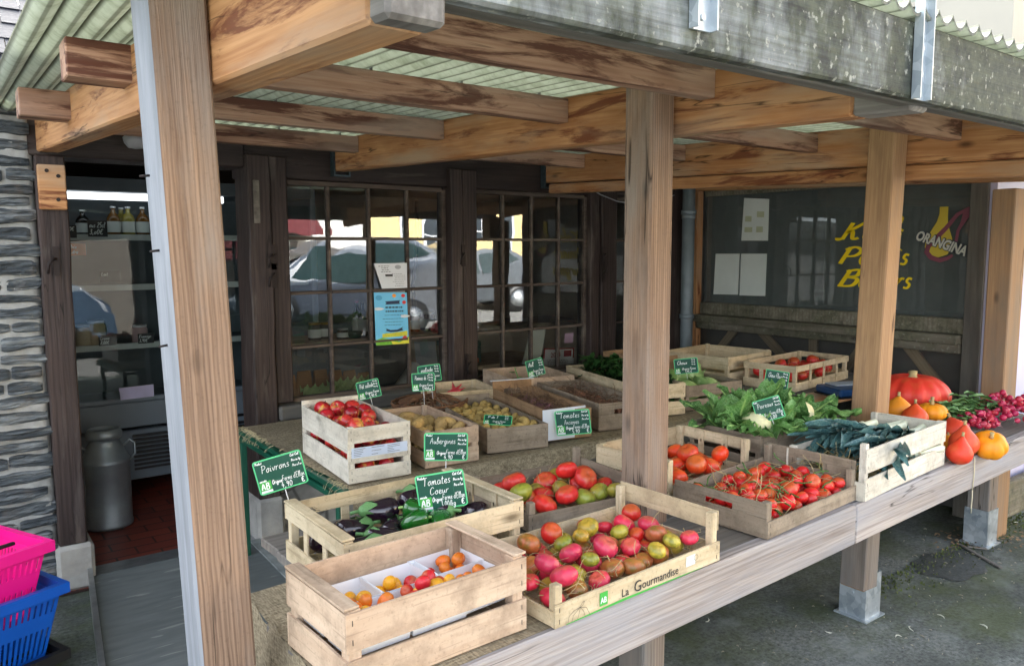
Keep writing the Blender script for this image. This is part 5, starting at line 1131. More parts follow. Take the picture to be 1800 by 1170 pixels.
# radish bunches
def radish_mesh(s):
    b = MB(); pr = [(.01, -2.6), (.03, -1.9), (.08, -1.3), (.4, -.95), (.85, -.5), (1, 0), (.85, .55), (.45, .85), (.15, .95)]
    b.lathe(pr, 14); 
    for v in b.v:
        if v.z < -1: v.x += .3*math.sin(v.z*2+s); v.y += .25*math.cos(v.z*1.7+s)
    me = b.mesh('radish', [radish_m, plain('radish root', (224,170,176), .6, bump=0)]); 
    for f in me.polygons:
        if f.center.z < -1.15: f.material_index = 1
    return me
RM = [radish_mesh(s) for s in range(3)]
def bunch(px, py, n, seed, sx, sy, z, lab, leafdir, Lm=.14, hgt=.06):
    c = ZP(px, py, ZC); random.seed(seed)
    for i in range(n):
        a = random.uniform(0, 6.28); rr = random.random()**.5; x = c.x+sx*rr*math.cos(a); y = c.y+sy*rr*math.sin(a); zz = ZC+.014+hgt*(1-rr*rr)*random.uniform(.2, 1)+z
        M = Matrix.Translation((x, y, zz)) @ Matrix.Rotation(random.uniform(0, 6.28), 4, 'Z') @ Matrix.Rotation(random.uniform(.9, 2.0), 4, 'Y') @ Matrix.Scale(random.uniform(.0105, .0155), 4)
        side = 'near' if y < c.y else 'far'
        put('radish', random.choice(RM), M, (186, random.randint(26, 54), random.randint(62, 88)), 'pink red radish on the %s side of %s' % (side, lab), 'radish', 'radishes of '+lab)
    b = MB()
    for i in range(46):
        d = Vector((leafdir[0]+random.uniform(-.5, .5), leafdir[1]+random.uniform(-.5, .5), random.uniform(-.1, .5))); p = c+Vector((leafdir[0]*sx*.6+random.uniform(-.06, .06), leafdir[1]*sy*.6+random.uniform(-.06, .06), .02+random.uniform(0, .05)+z))
        leaf(b, p, d, (0, 0, 1), Lm*random.uniform(.6, 1.2), .024, .5, .3, .3, 0, 1, 6, i, .002)
    tag(b.build('radish_leaves', [radleaf_m, stem_m]), 'green leaves of '+lab, None, None, 'stuff')
bunch(1772, 742, 150, 3, .15, .14, .02, 'the big bunch by the end post', (-.7, .7), .12, .10)
bunch(1712, 748, 76, 5, .09, .10, .0, 'the small bunch behind the squashes', (-.6, .8), .11, .05)

# scale
t = thing('weighing_scale', 'blue kitchen weighing scale on the back right shelf', 'scale', ZP(1477, 702, .717), R(-22))
b = MB(); b.box((0, 0, .008), (.24, .2, .045)); b.build('body', plain('dark blue scale shell', (24,62,104), .35, bump=0), t, .008)
b = MB(); b.box((-.004, -.004, .0), (.244, .204, .0075)); b.build('foot_plate', black_m, t, .002); b = MB(); b.box((.05, .1, .0455), (.23, .195, .052)); b.build('weighing_plate', plain('pale scale plate', (150,160,172), .4, bump=0), t, .003)
b = MB(); b.box((.09, -.001, .018), (.15, .0, .034)); b.build('display', plain('grey display', (120,140,150), .2, bump=0), t)
# wicker basket
t = thing('wicker_basket', 'brown wicker basket with hooped handle among the crates', 'basket', (1.83, 3.14, .646)); wick = plain('dark brown wicker', (112,78,54), .7, var=.4, scale=30, bump=.3); random.seed(6)
b = MB()
for k in range(12):
    z = .008+k*.0085; r = .125+.035*math.sin(k/11*1.3); b.tube([(r*1.15*math.cos(q*math.pi/14), r*math.sin(q*math.pi/14), z+.003*math.sin(q*7+k*3.1)) for q in range(29)], .0045, 6)
b.build('weave', wick, t)
b = MB()
for k in range(20):
    q = k*math.pi/10; b.tube([(.12*1.15*math.cos(q), .12*math.sin(q), .0), (.162*1.15*math.cos(q), .162*math.sin(q), .105)], .004, 6)
b.build('stakes', wick, t)
b = MB()
for off in (-.008, .008): b.tube([(off*math.sin(a*8), .045*math.cos(a), .10+.125*math.sin(a)+off*math.cos(a*8)) for a in [i*math.pi/16 for i in range(17)]], .006, 7)
b.build('handle', wick, t)
b = MB()
for k in range(26):
    a0 = random.uniform(0, 6.28); b.tube([(.15*s_*math.cos(a0+.5*s_), .135*s_*math.sin(a0+.5*s_), .10+.03*(1-s_*s_)+random.uniform(-.0015, .0015)) for s_ in [j/8 for j in range(-8, 9)]], .0028, 5)
b.build('lid', wick, t)
# gloves / scissors between basket and crates
b = MB(); b.tube([(0, 0, 0), (.05, .01, .02), (.1, .0, .01), (.15, -.02, -.01)], [.02, .03, .026, .01], 10); b.v = [Vector((v.x, v.y, v.z*.6)) for v in b.v]
o = b.build('work_glove', [plain('red and black glove cloth', (150,40,40), .8, var=.6, scale=30)]); o.location = ZP(795, 690, .74)+Vector((-.05, -.02, -.02)); o.rotation_euler = (0, .2, -.7); tag(o, 'red and black work glove lying beside the basket', 'glove')

# ---------- price signs
def price_sign(px, py, Y, w, h, roll, yaw, title, price, lab, stick=.1, line2=None, small=False, tiltx=0, stk=True, loc=None):
    c = loc or YP(px, py, Y); d = ray(px, py); base = math.atan2(d.y, d.x)-math.pi/2+R(yaw)
    k = d.dot(cf); dep = (c-Vector((0, 0, CAM_H))).dot(cf); W_ = w/FPX*dep; H_ = h/FPX*dep
    t = thing('price_sign', lab, 'price sign', c, 0, 'green slate price signs'); t.rotation_mode = 'XYZ'
    t.matrix_basis = Matrix.Translation(c) @ Matrix.Rotation(base, 4, 'Z') @ Matrix.Rotation(R(tiltx), 4, 'X') @ Matrix.Rotation(R(-roll), 4, 'Y')
    def rr(w_, h_, r, n=4):
        out = []
        for cx_, cy_, a0 in ((w_/2-r, h_/2-r, 0), (-w_/2+r, h_/2-r, 90), (-w_/2+r, -h_/2+r, 180), (w_/2-r, -h_/2+r, 270)):
            for i in range(n+1): a = R(a0+90*i/n); out.append((cx_+r*math.cos(a), cy_+r*math.sin(a)))
        return out
    X, Z = Vector((1, 0, 0)), Vector((0, 0, 1)); e = W_*.028
    b = MB(); b.prism(rr(W_, H_, W_*.06), (0, .0022, 0), X, Z, .0022); b.build('border', sign_l, t)
    b = MB(); b.prism(rr(W_-2*e, H_-2*e, W_*.04), (0, -.0003, 0), X, Z, .0003); b.build('board', sign_g, t)
    b = MB(); s = H_*.33; lx = -W_/2+e*1.3; lz = -H_/2+e*1.3; b.box((lx, -.0012, lz), (lx+s*.95, -.0006, lz+s)); b.box((lx, -.0016, lz), (lx+s*.95, -.0013, lz+s*.2), 1); b.build('organic_logo', [sign_ab, white_m], t)
    wr = MB(); random.seed(int(px)); y0 = -.0014
    write(wr, 'AB', (lx+s*.1, y0, lz+s*.3), X, Z, s*.55, th=.14, slant=.1, maxw=s*.7)
    if not small:
        write(wr, title, (-W_*.36, y0+.0004, H_*(.12 if not line2 else .2)), X, Z, H_*.22, th=.06, slant=.15, maxw=W_*.58, jit=.03)
        if line2: write(wr, line2, (-W_*.24, y0+.0004, -H_*.06), X, Z, H_*.2, th=.06, slant=.15, maxw=W_*.42, jit=.03)
        write(wr, 'Origine', (-W_*.21, y0+.0004, -H_*.26), X, Z, H_*.12, th=.16, slant=.2, maxw=W_*.2); write(wr, "Ferme d'Ellan", (-W_*.0, y0+.0004, -H_*.25), X, Z, H_*.15, th=.09, slant=.15, maxw=W_*.46, jit=.01)
        write(wr, price, (-W_*.05, y0+.0004, -H_*.44), X, Z, H_*.16, th=.09, slant=.15, maxw=W_*.3); write(wr, '€', (W_*.37, y0+.0004, -H_*.43), X, Z, H_*.15, th=.14, slant=.05)
        write(wr, 'Produit', (-W_*.45, y0+.0004, H_*.39), X, Z, H_*.07, th=.2, slant=.2, maxw=W_*.14); write(wr, 'Variete', (-W_*.45, y0+.0004, -H_*.13), X, Z, H_*.07, th=.2, slant=.2, maxw=W_*.14)
        for i, tx in enumerate(('Cat Cal', 'Prix au kg', 'Prix a l un')): write(wr, tx, (W_*.27, y0+.0004, H_*(.38-.15*i)), X, Z, H_*.07, th=.2, slant=.2, maxw=W_*.19)
    else:
        write(wr, title, (-W_*.36, y0+.0004, H_*.12), X, Z, H_*.24, th=.09, slant=.15, maxw=W_*.6); write(wr, 'Origine Ferme', (-W_*.18, y0+.0004, -H_*.24), X, Z, H_*.14, th=.12, slant=.2, maxw=W_*.6)
        write(wr, price+' €', (-W_*.05, y0+.0004, -H_*.44), X, Z, H_*.15, th=.12, slant=.15, maxw=W_*.48)
        for i in range(3): write(wr, 'Prix kg', (W_*.24, y0+.0004, H_*(.36-.15*i)), X, Z, H_*.07, th=.2, slant=.2, maxw=W_*.2)
    wr.build('lettering', chalk, t)
    ln = MB()
    for a, c__ in (((-W_*.47, -H_*.15), (W_*.47, -H_*.15)), ((W_*.25, -H_*.15), (W_*.25, H_*.46)), ((-W_*.22, -H_*.3), (W_*.47, -H_*.3))):
        ln.box((min(a[0], c__[0])-.0001, -.0011, min(a[1], c__[1])-.0001), (max(a[0], c__[0])+.0002, -.0008, max(a[1], c__[1])+.0002))
    ln.build('ruled_lines', plain('mid green ruling', (70,140,110), .6, bump=0) if 'mid green ruling' not in MAT else MAT['mid green ruling'], t)
    if stk:
        b = MB(); b.tube([(0, .0035, -H_*.3), (0, .0035, -H_/2-stick)], .0011, 6); b.build('stick', white_m, t)
    return t
price_sign(493, 830, 1.83, 84, 62, 13, 0, 'Poivrons', '4,90', 'price sign reading Poivrons on the left end of the aubergine crate', .05)
price_sign(784, 785, 1.93, 77, 50, -1, 0, 'Aubergines', '4,90', 'price sign reading Aubergines in front of the potato crate', .07)
price_sign(776, 862, 1.585, 86, 66, 8, 0, 'Tomates', '3,00/kg', 'price sign reading Tomates Coeur above the aubergines', .06, 'Coeur')
price_sign(1007, 742, 2.41, 62, 44, 7, -6, 'Tomates', '5,90', 'price sign reading Tomates Anciennes fixed on a white card', .0, 'Anciennes', stk=False)
price_sign(648, 684, 2.95, 40, 32, 12, 0, 'Pot salade', '3,90', 'small price sign left of the wicker basket', .04, small=True)
price_sign(744, 671, 2.87, 40, 32, 2, 0, 'Pommes de T', '1,90/kg', 'small price sign reading Pommes right of the wicker basket', .06, small=True)
price_sign(755, 656, 3.0, 40, 30, 7, 0, 'Salade', '1,90', 'small price sign partly hidden behind the Pommes sign', .08, small=True)
price_sign(941, 646, 3.22, 31, 30, 14, 10, 'Ail', '1,50', 'small tilted price sign in the nearly empty window crate', .04, small=True)
price_sign(1206, 643, 2.68, 41, 27, 7, 0, 'Choux', '1,95', 'small price sign reading Choux on the cabbage crate', .03, small=True)
price_sign(1365, 668, 1.92, 40, 34, -7, 0, 'Choux Fleurs', '2,50', 'price sign reading Choux Fleurs behind the cauliflower leaves', .05, small=True)
price_sign(1351, 719, 1.62, 48, 40, 20, 0, 'Poireaux', '3,00', 'tilted price sign reading Poireaux on the cauliflower crate', .04, small=False)
price_sign(852, 741, 2.6, 50, 26, -6, 0, 'P de T', '2,90', 'folded price sign lying flat on the new potatoes', 0, small=True, tiltx=-62, stk=False, loc=absm(a3) @ Vector((.10, .12, .105)))
# white card behind the Tomates Anciennes sign
P = [YP(*q, 2.483) for q in ((954,721),(1029,712),(1037,764),(955,776))]; b = MB(); b.add(P+[p+Vector((0, .002, 0)) for p in P], [(3,2,1,0),(4,5,6,7),(0,1,5,4),(1,2,6,5),(2,3,7,6),(3,0,4,7)])
tag(b.build('white_card', plain('glossy white card', (222,228,240), .3, var=.02, bump=0)), 'white card leaning on the shallot carton behind a price sign', 'card')

# ================================================================== left side: baskets, milk can
def basket(z, dx, rz, m, lab, H=.27):
    t = thing('shopping_basket', lab, 'basket', (.285+dx, 2.93, z), rz, 'stacked shopping baskets by the stone wall')
    L, W, f = .46, .32, .06      # local x to the left (negative), y back; origin = right front rim corner
    def ring(s, zz): return [(-f*s, f*s, zz), (-L+f*s, f*s, zz), (-L+f*s, W-f*s, zz), (-f*s, W-f*s, zz)]
    b = MB(); top = ring(.25, H-.035); bot = ring(1, .0)
    # slotted walls: bands and ribs
    def lerp(a, c_, t_): return tuple(a[i]+(c_[i]-a[i])*t_ for i in range(3))
    for s in range(4):
        a, c_ = bot[s], bot[(s+1) % 4]; d, e = top[s], top[(s+1) % 4]; n = 22 if s % 2 == 0 else 15
        ins = Vector(((a[0]+c_[0])/2+L/2, (a[1]+c_[1])/2-W/2, 0)).normalized()*-.003
        def quad(u0, u1, v0, v1):
            p = [lerp(lerp(a, c_, u0), lerp(d, e, u0), v0), lerp(lerp(a, c_, u1), lerp(d, e, u1), v0), lerp(lerp(a, c_, u1), lerp(d, e, u1), v1), lerp(lerp(a, c_, u0), lerp(d, e, u0), v1)]
            p = [Vector(q) for q in p]; q_ = [q+ins for q in p]; b.add(p+q_, [(0,1,2,3),(7,6,5,4),(0,4,5,1),(1,5,6,2),(2,6,7,3),(3,7,4,0)])
        quad(0, 1, 0, .12); quad(0, 1, .52, .74); quad(0, 1, .93, 1)
        for i in range(n):
            quad(i/n, (i+.5)/n, .12, .52); quad(i/n, (i+.62)/n, .74, .93)
    b.build('body', m, t)
    b = MB(); r_o = ring(-.12, H-.035); r_i = ring(.25, H-.035); hh = .035
    for s in range(4):
        a, c_ = r_o[s], r_o[(s+1) % 4]; d, e = r_i[s], r_i[(s+1) % 4]; A = [Vector(q) for q in (a, c_, e, d)]; B_ = [q+Vector((0, 0, hh)) for q in A]
        b.add(A+B_, [(3,2,1,0),(4,5,6,7),(0,1,5,4),(2,3,7,6)])
    b.build('rim', m, t, .0)
    b = MB()
    for v in (.1, .2): b.box((-L+.08, W*.5+(-.1 if v < .15 else .09), H+.001), (-.08, W*.5+(-.085 if v < .15 else .105), H+.012))
    b.build('handle', black_m if m is not pink_m else black_m, t, .003)
    b = MB(); b.box((-L+.05, .05, -.003), (-.05, W-.05, .0)); b.build('bottom', m, t)
    return t
rzb = R(22)
basket(.0, -.01, rzb, black_m, 'black shopping basket at the bottom of the stack', .11)
basket(.072, .0, rzb, blue_m, 'royal blue shopping basket under the pink one')
basket(.225, -.035, rzb+R(4), pink_m, 'hot pink shopping basket on top of the stack')
t = thing('milk_can', 'dull grey metal milk can with lid just inside the doorway', 'milk can', (.655, 4.52, .0))
b = MB(); b.lathe([(.1, 0), (.118, .004), (.12, .02), (.116, .03), (.116, .34), (.119, .345), (.119, .36), (.112, .37), (.085, .43), (.072, .455), (.07, .47)], 36); b.build('body', can_m, t)
b = MB(); b.lathe([(.07, .47), (.085, .475), (.088, .50), (.082, .51), (.078, .522), (.07, .524), (.065, .512), (.02, .508)], 32); b.build('lid', can_m, t)
b = MB()
for sgn in (1, -1): b = MB(); b.tube([(sgn*.09, 0, .42), (sgn*.12, 0, .45), (sgn*.145, 0, .43), (sgn*.145, 0, .37), (sgn*.118, 0, .34)], .006, 8); b.build('handle', can_m, t)

# ================================================================== shop interior
fr_ = thing('display_fridge', 'grey open display fridge with shelves inside the shop doorway', 'fridge', (1.0, 5.2, 0)); fg = plain('grey blue enamel', (110,122,132), .4, var=.06, bump=0); fd = plain('dark fridge lining', (78,88,94), .6, bump=0); fw = plain('pale shelf edge', (190,194,190), .4, bump=0)
x0, x1, yb = .45, 2.0, 4.95
b = MB(); b.box((x0, yb, .42), (x1, yb+.5, .57)); b.box((x0, yb+.02, .10), (x1, yb+.5, .40)); b.box((x0-.02, yb-.01, .571), (x1, yb+.05, .60)); b.build('base', fg, fr_, .006, world=True)
b = MB()
for k in range(9): b.box((x0+.42, yb+.008-.002*k, .16+k*.025), (x1-.05, yb+.019, .172+k*.025))
b.build('grille', black_m, fr_, world=True)
b = MB(); b.box((x0, yb+.45, .57), (x1, yb+.5, 1.8)); b.build('back_panel', fd, fr_, world=True)
b = MB(); b.box((x0-.04, yb, .1), (x0-.002, yb+.5, 1.85)); b.box((x1+.002, yb, .1), (x1+.04, yb+.5, 1.85)); b.build('side_panel', fg, fr_, .004, world=True)
for z in (.90, 1.245, 1.535): 
    b = MB(); b.box((x0, yb+.08, z-.02), (x1, yb+.45, z)); b.box((x0, yb+.06, z-.022), (x1, yb+.079, z+.012), 1); b.build('shelf', [fg, fw], fr_, world=True)
t = NT('fridge tube light'); t.b.inputs['Emission Color'].default_value = (.92, .96, 1, 1); t.b.inputs['Emission Strength'].default_value = .35; tube_m = t.m
b = MB(); b.box((x0, yb, 1.74), (x1-.55, yb+.03, 1.78)); b.build('light_tube', tube_m, fr_, .004, world=True)
b = MB(); b.box((x0, yb-.02, 1.785), (x1, yb+.45, 1.86)); b.build('canopy', fd, fr_, world=True)
b = MB(); b.add([(x0, yb-.004, .6), (x1, yb-.004, .6), (x1, yb+.02, 1.74), (x0, yb+.02, 1.74)], [(0,1,2,3)]); b.build('front_glass', glass3, fr_, world=True)
b = MB(); P = [YP(*q, 4.93) for q in ((209,682),(270,675),(271,696),(212,703))]; b.add(P, [(3,2,1,0)]); o = b.build('price_strip', plain('lilac paper', (200,196,228), .7, bump=0)); tag(o, 'lilac paper notice stuck on the fridge front', 'notice')
random.seed(12)
def bottle(x, y, z, h, r, m, cap, lab, cat='bottle', group='bottles and jars in the fridge', label_m=None, ty='bottle'):
    t = thing(ty, lab, cat, (x, y, z), 0, group); b = MB()
    if ty == 'jar': b.lathe([(r*.95, 0), (r, .005), (r, h*.78), (r*.85, h*.86), (r*.85, h*.88)], 16)
    else: b.lathe([(r*.95, 0), (r, .005), (r, h*.58), (r*.8, h*.68), (r*.36, h*.8), (r*.33, h*.93), (r*.33, h*.94)], 16)
    b.build('glass_body', m, t); b = MB()
    if ty == 'jar': b.lathe([(r*.92, h*.88), (r*.92, h), (r*.9, h)], 16)
    else: b.lathe([(r*.4, h*.94), (r*.4, h), (r*.36, h)], 12)
    b.build('cap', cap, t)
    if label_m: b = MB(); b.lathe([(r*1.015, h*.14), (r*1.015, h*(.5 if ty == 'bottle' else .62))], 16); b.f = b.f[:-2]; b.m = b.m[:-2]; b.sm = b.sm[:-2]; b.build('paper_label', label_m, t)
    return t
amber = plain('amber juice glass', (104,70,28), .12, bump=0); pale_j = plain('pale juice glass', (140,130,60), .12, bump=0); wine = plain('dark wine glass', (16,18,14), .1, bump=0); gold = plain('gold cap', (190,150,50), .3, .6, bump=0); dkred = plain('dark jam', (80,16,16), .15, bump=0); jargrey = plain('dark jar contents', (60,54,50), .2, bump=0)
YS = yb+.14
bottle(.585, YS, 1.536, .21, .035, wine, wine, 'tall dark wine bottle at the left of the top fridge shelf', label_m=plain('bottle print', (130,90,84), .7, bump=0))
for k, (px, m, lb) in enumerate(((146, wine, 'short dark bottle behind the small black card'), (214, pale_j, 'pale juice bottle standing behind the other juice bottles'), (200, amber, 'amber juice bottle, leftmost of the juice bottles on the top shelf'), (226, pale_j, 'pale yellow juice bottle, second on the top shelf'), (251, amber, 'amber juice bottle beside the first porch post'))):
    yb_ = YS+(.12 if k == 1 else 0); p = YP(px, 400, yb_); bottle(p.x, yb_, 1.536, .175 if k else .15, .037, m, white_m, lb, label_m=paper_m)
for k, (px, z, h, r, m, lb) in enumerate(((148, .901, .13, .045, plain('cream pot', (196,178,150), .5, bump=0), 'cream pot with red base on the low fridge shelf'), (170, .901, .15, .05, plain('beige pot', (206,186,156), .5, bump=0), 'beige pot in the middle of the low fridge shelf'), (246, .901, .11, .045, plain('rosy pot', (190,160,160), .5, bump=0), 'rosy pot on the low fridge shelf by the first post'))):
    p = YP(px, 600, YS); bottle(p.x, YS, z, h, r, m, white_m, lb, 'pot', 'pots on the low fridge shelf', ty='jar')
def card(px0, py0, px1, py1, Y, m, lab, txt=None, cat='label card'):
    a = YP(px0, py1, Y); c_ = YP(px1, py0, Y); z0, z1 = a.z, c_.z; t = thing('label_card', lab, cat, ((a.x+c_.x)/2, Y, z0), 0, 'black label cards on the fridge shelves')
    b = MB(); b.box((-(c_.x-a.x)/2, 0, 0), ((c_.x-a.x)/2, .003, z1-z0)); b.build('card', m, t)
    if txt:
        b = MB(); w_ = c_.x-a.x; h_ = z1-z0
        for i, s_ in enumerate(txt): write(b, s_, (-w_*.42, -.0006, h_*(.58-.42*i)), (1, 0, 0), (0, 0, 1), h_*.3, th=.12, maxw=w_*.8)
        b.build('lettering', chalk, t)
blk = plain('black slate card', (14,14,16), .5, bump=0)
card(155, 388, 188, 416, yb+.055, blk, 'black card reading Jus on the top fridge shelf', ('Jus 25cl', '3,60€')); card(118, 396, 134, 418, yb+.055, blk, 'small black card under the wine bottle', ('10€',)); card(174, 588, 204, 608, yb+.055, blk, 'black card beside the beige pot', ('Creme', '2,00€')); card(243, 585, 270, 604, yb+.055, blk, 'black card by the rosy pot', ('Fromage', '3,90€')); card(176, 476, 210, 496, yb+.055, blk, 'black card on the middle fridge shelf', ('Lait',)); card(120, 428, 150, 449, yb+.055, plain('orange card', (206,110,50), .6, bump=0), 'orange price list under the top fridge shelf', ('Prix', 'Litre'))
# window shelves with jars, bags, egg trays
ws = thing('window_shelf', 'wooden display shelves behind the left window', 'shelf', (1.86, 4.1, 0)); shw = CW['tan'][0]
b = MB()
for z in (.62, .965): b.box((1.36, 3.95, z-.02), (2.36, 4.3, z))
b.build('board', shw, ws, world=True)
b = MB(); b.box((1.36, 4.31, .3), (2.38, 4.34, 1.02)); b.build('back_board', fd, ws, world=True); b = MB(); b.box((1.36, 3.96, .0), (1.38, 4.3, .6)); b.box((2.34, 3.96, .0), (2.36, 4.3, .6)); b.build('side_board', shw, ws, world=True)
def jar(px, z, y, h, r, m, cap, lb, ty='jar', cat='jar', lm=paper_m): p = YP(px, 580, y); bottle(p.x, y, z, h, r, m, cap, lb, cat, 'jars and bottles behind the left window', lm, ty)
jar(553, .966, 4.05, .095, .035, jargrey, gold, 'jar with gold lid, left on the upper window shelf'); jar(571, .966, 4.08, .09, .033, jargrey, gold, 'jar with gold lid, right of its twin on the upper shelf'); jar(602, .966, 4.02, .055, .032, jargrey, white_m, 'squat jar beside a green punnet')
jar(628, .966, 4.1, .2, .028, wine, plain('red cap', (180,20,30), .4, bump=0), 'dark bottle with red cap behind the left window', 'bottle', 'bottle'); jar(638, .966, 4.07, .19, .028, wine, wine, 'dark bottle right of the red capped one', 'bottle', 'bottle')
jar(729, .966, 4.1, .11, .034, dkred, white_m, 'dark red jam jar, left of three behind the window'); jar(743, .966, 4.14, .12, .034, plain('plum preserve', (60,40,80), .15, bump=0), white_m, 'plum coloured jar, middle of three'); jar(755, .966, 4.1, .115, .034, dkred, white_m, 'dark red jam jar, right of three behind the window')
b = MB(); b.box((0, 0, 0), (.075, .05, .12)); b.box((.005, -.001, .06), (.07, 0, .115), 1); o = b.build('tea_packet', [plain('grey packet', (96,94,90), .6, bump=0), white_m], bevel=.002); o.location = (1.42, 4.0, .966); tag(o, 'white and grey packet at the left end of the upper window shelf', 'packet')
b = MB(); b.lathe([(.035, 0), (.045, .035)], 14); o = b.build('punnet', plain('green moulded punnet', (20,70,40), .5, bump=0)); o.location = YP(624, 585, 4.0)*1.0; o.location.z = .967; tag(o, 'small dark green punnet on the upper window shelf', 'punnet')
kraft = plain('kraft paper', (150,112,74), .8, var=.15)
for k, (x, y, h) in enumerate(((1.47, 4.1, .15), (1.555, 4.08, .17), (1.66, 4.1, .165), (1.76, 4.12, .15), (1.85, 4.12, .14), (1.94, 4.12, .12))):
    t = thing('paper_bag', 'brown kraft paper bag on the lower window shelf, number %d' % (k+1), 'paper bag', (x, y, .621), .05*k, 'kraft bags behind the left window'); t['label'] = ['leftmost kraft bag on the lower window shelf', 'tall kraft bag second from the left on the lower window shelf', 'kraft bag with a round stamp, third from the left', 'kraft bag fourth from the left behind the muntin', 'kraft bag fifth from the left on the lower shelf', 'short kraft bag at the right of the bag row'][k]
    b = MB(); b.add([(0,0,0),(.085,0,0),(.085,.05,0),(0,.05,0),(.004,.008,h*.7),(.081,.008,h*.7),(.081,.042,h*.7),(.004,.042,h*.7),(.006,.02,h),(.079,.02,h),(.079,.028,h),(.006,.028,h)], [(3,2,1,0),(0,1,5,4),(1,2,6,5),(2,3,7,6),(3,0,4,7),(4,5,9,8),(5,6,10,9),(6,7,11,10),(7,4,8,11),(8,9,10,11)]); b.build('bag', kraft, t)
    b = MB(); b.lathe([(.012, 0), (.012, .0008)], 14); b.v = [Vector((v.x+.042, -.0016-v.z+.004, v.y+h*.38)) for v in b.v]; b.build('stamp', plain('brown stamp', (70,46,34), .8, bump=0) if 'brown stamp' not in MAT else MAT['brown stamp'], t)
def egg_tray(x, y, z, a, lab):
    b = MB(); n = 6; P = []
    for i in range(n*6+1):
        P.append([(i*.04/6*1.1, j*.04/6*1.1, .016*(math.cos(i*math.pi/3)*math.cos(j*math.pi/3))+.016+.006*max(0, math.cos(i*math.pi/3)*math.cos(j*math.pi/3))**2) for j in range(25)])
    b.grid(P); o = b.build('egg_tray', plain('light green pulp', (172,196,128), .9, bump=0) if 'light green pulp' not in MAT else MAT['light green pulp']); o.location = (x, y, z); o.rotation_euler = (.35, 0, a); tag(o, lab, 'egg tray', 'green egg trays behind the left window')
egg_tray(1.55, 3.9, .63, .0, 'light green egg tray in front of the kraft bags'); egg_tray(1.72, 3.92, .645, .05, 'light green egg tray, upper one right of the muntin')
b = MB(); b.box((0, 0, 0), (.1, .05, .05)); o = b.build('red_packet', plain('red packet', (190,40,50), .5, bump=0), bevel=.004); o.location = (1.41, 3.92, .63); tag(o, 'red packet at the lower left corner of the left window', 'packet')
b = MB(); b.lathe([(.045, 0), (.045, .42)], 24); b.lathe([(.02, -.0015), (.02, .4215)], 16, 1); o = b.build('paper_roll', [white_m, plain('roll core', (70,66,60), .8, bump=0)]); o.location = YP(732, 645, 4.0); o.rotation_euler = (0, R(-128), R(20)); tag(o, 'white paper roll leaning inside the left window', 'paper roll')
# posters
def poster(corners, Y, m, lab, nm='poster', cat='poster', extra=None):
    P = [YP(*q, Y) for q in corners]; b = MB(); b.add(P+[p+Vector((0, .0008, 0)) for p in P], [(3,2,1,0),(4,5,6,7),(0,1,5,4),(1,2,6,5),(2,3,7,6),(3,0,4,7)], 0)
    mats = [m]
    if extra:
        Q_ = lambda u, v, k=0: (P[0]*(1-u)+P[1]*u)*(1-v)+(P[3]*(1-u)+P[2]*u)*v-Vector((0, .0006+.0003*k, 0))
        mats += extra(b, Q_)
    o = b.build(nm, mats); return tag(o, lab, cat)
def lines(b, Q_, rows, mi, u0=.1, u1=.9, seed=1, h=.008):
    random.seed(seed)
    for v in rows:
        a = random.uniform(u0, u0+.12); c_ = random.uniform(u1-.15, u1); u = a
        while u < c_:
            w = random.uniform(.03, .09); b.add([Q_(u, v, 1), Q_(min(u+w, c_), v, 1), Q_(min(u+w, c_), v+h, 1), Q_(u, v+h, 1)], [(3,2,1,0)], mi); u += w+.02
def ex1(b, Q_):
    lines(b, Q_, [.1, .17, .24, .31], 1, .08, .5, 3, .02); lines(b, Q_, [.4, .47, .54, .62, .7, .78, .86], 1, .45, .95, 4, .012)
    b.add([Q_(.25,.42,1), Q_(.5,.42,1), Q_(.5,.5,1), Q_(.25,.5,1)], [(3,2,1,0)], 1)
    n = 12; b.add([Q_(.7+.1*math.cos(2*math.pi*i/n), .15+.08*math.sin(2*math.pi*i/n), 1) for i in range(n)], [list(range(n))], 2)
    return [ink, plain('pale grey print', (170,172,176), .7, bump=0)]
poster(((657,463),(716,462),(716,508),(672,509)), 3.792, white_m, 'white printed notice with curled corner on the left window', 'notice', 'notice', ex1)
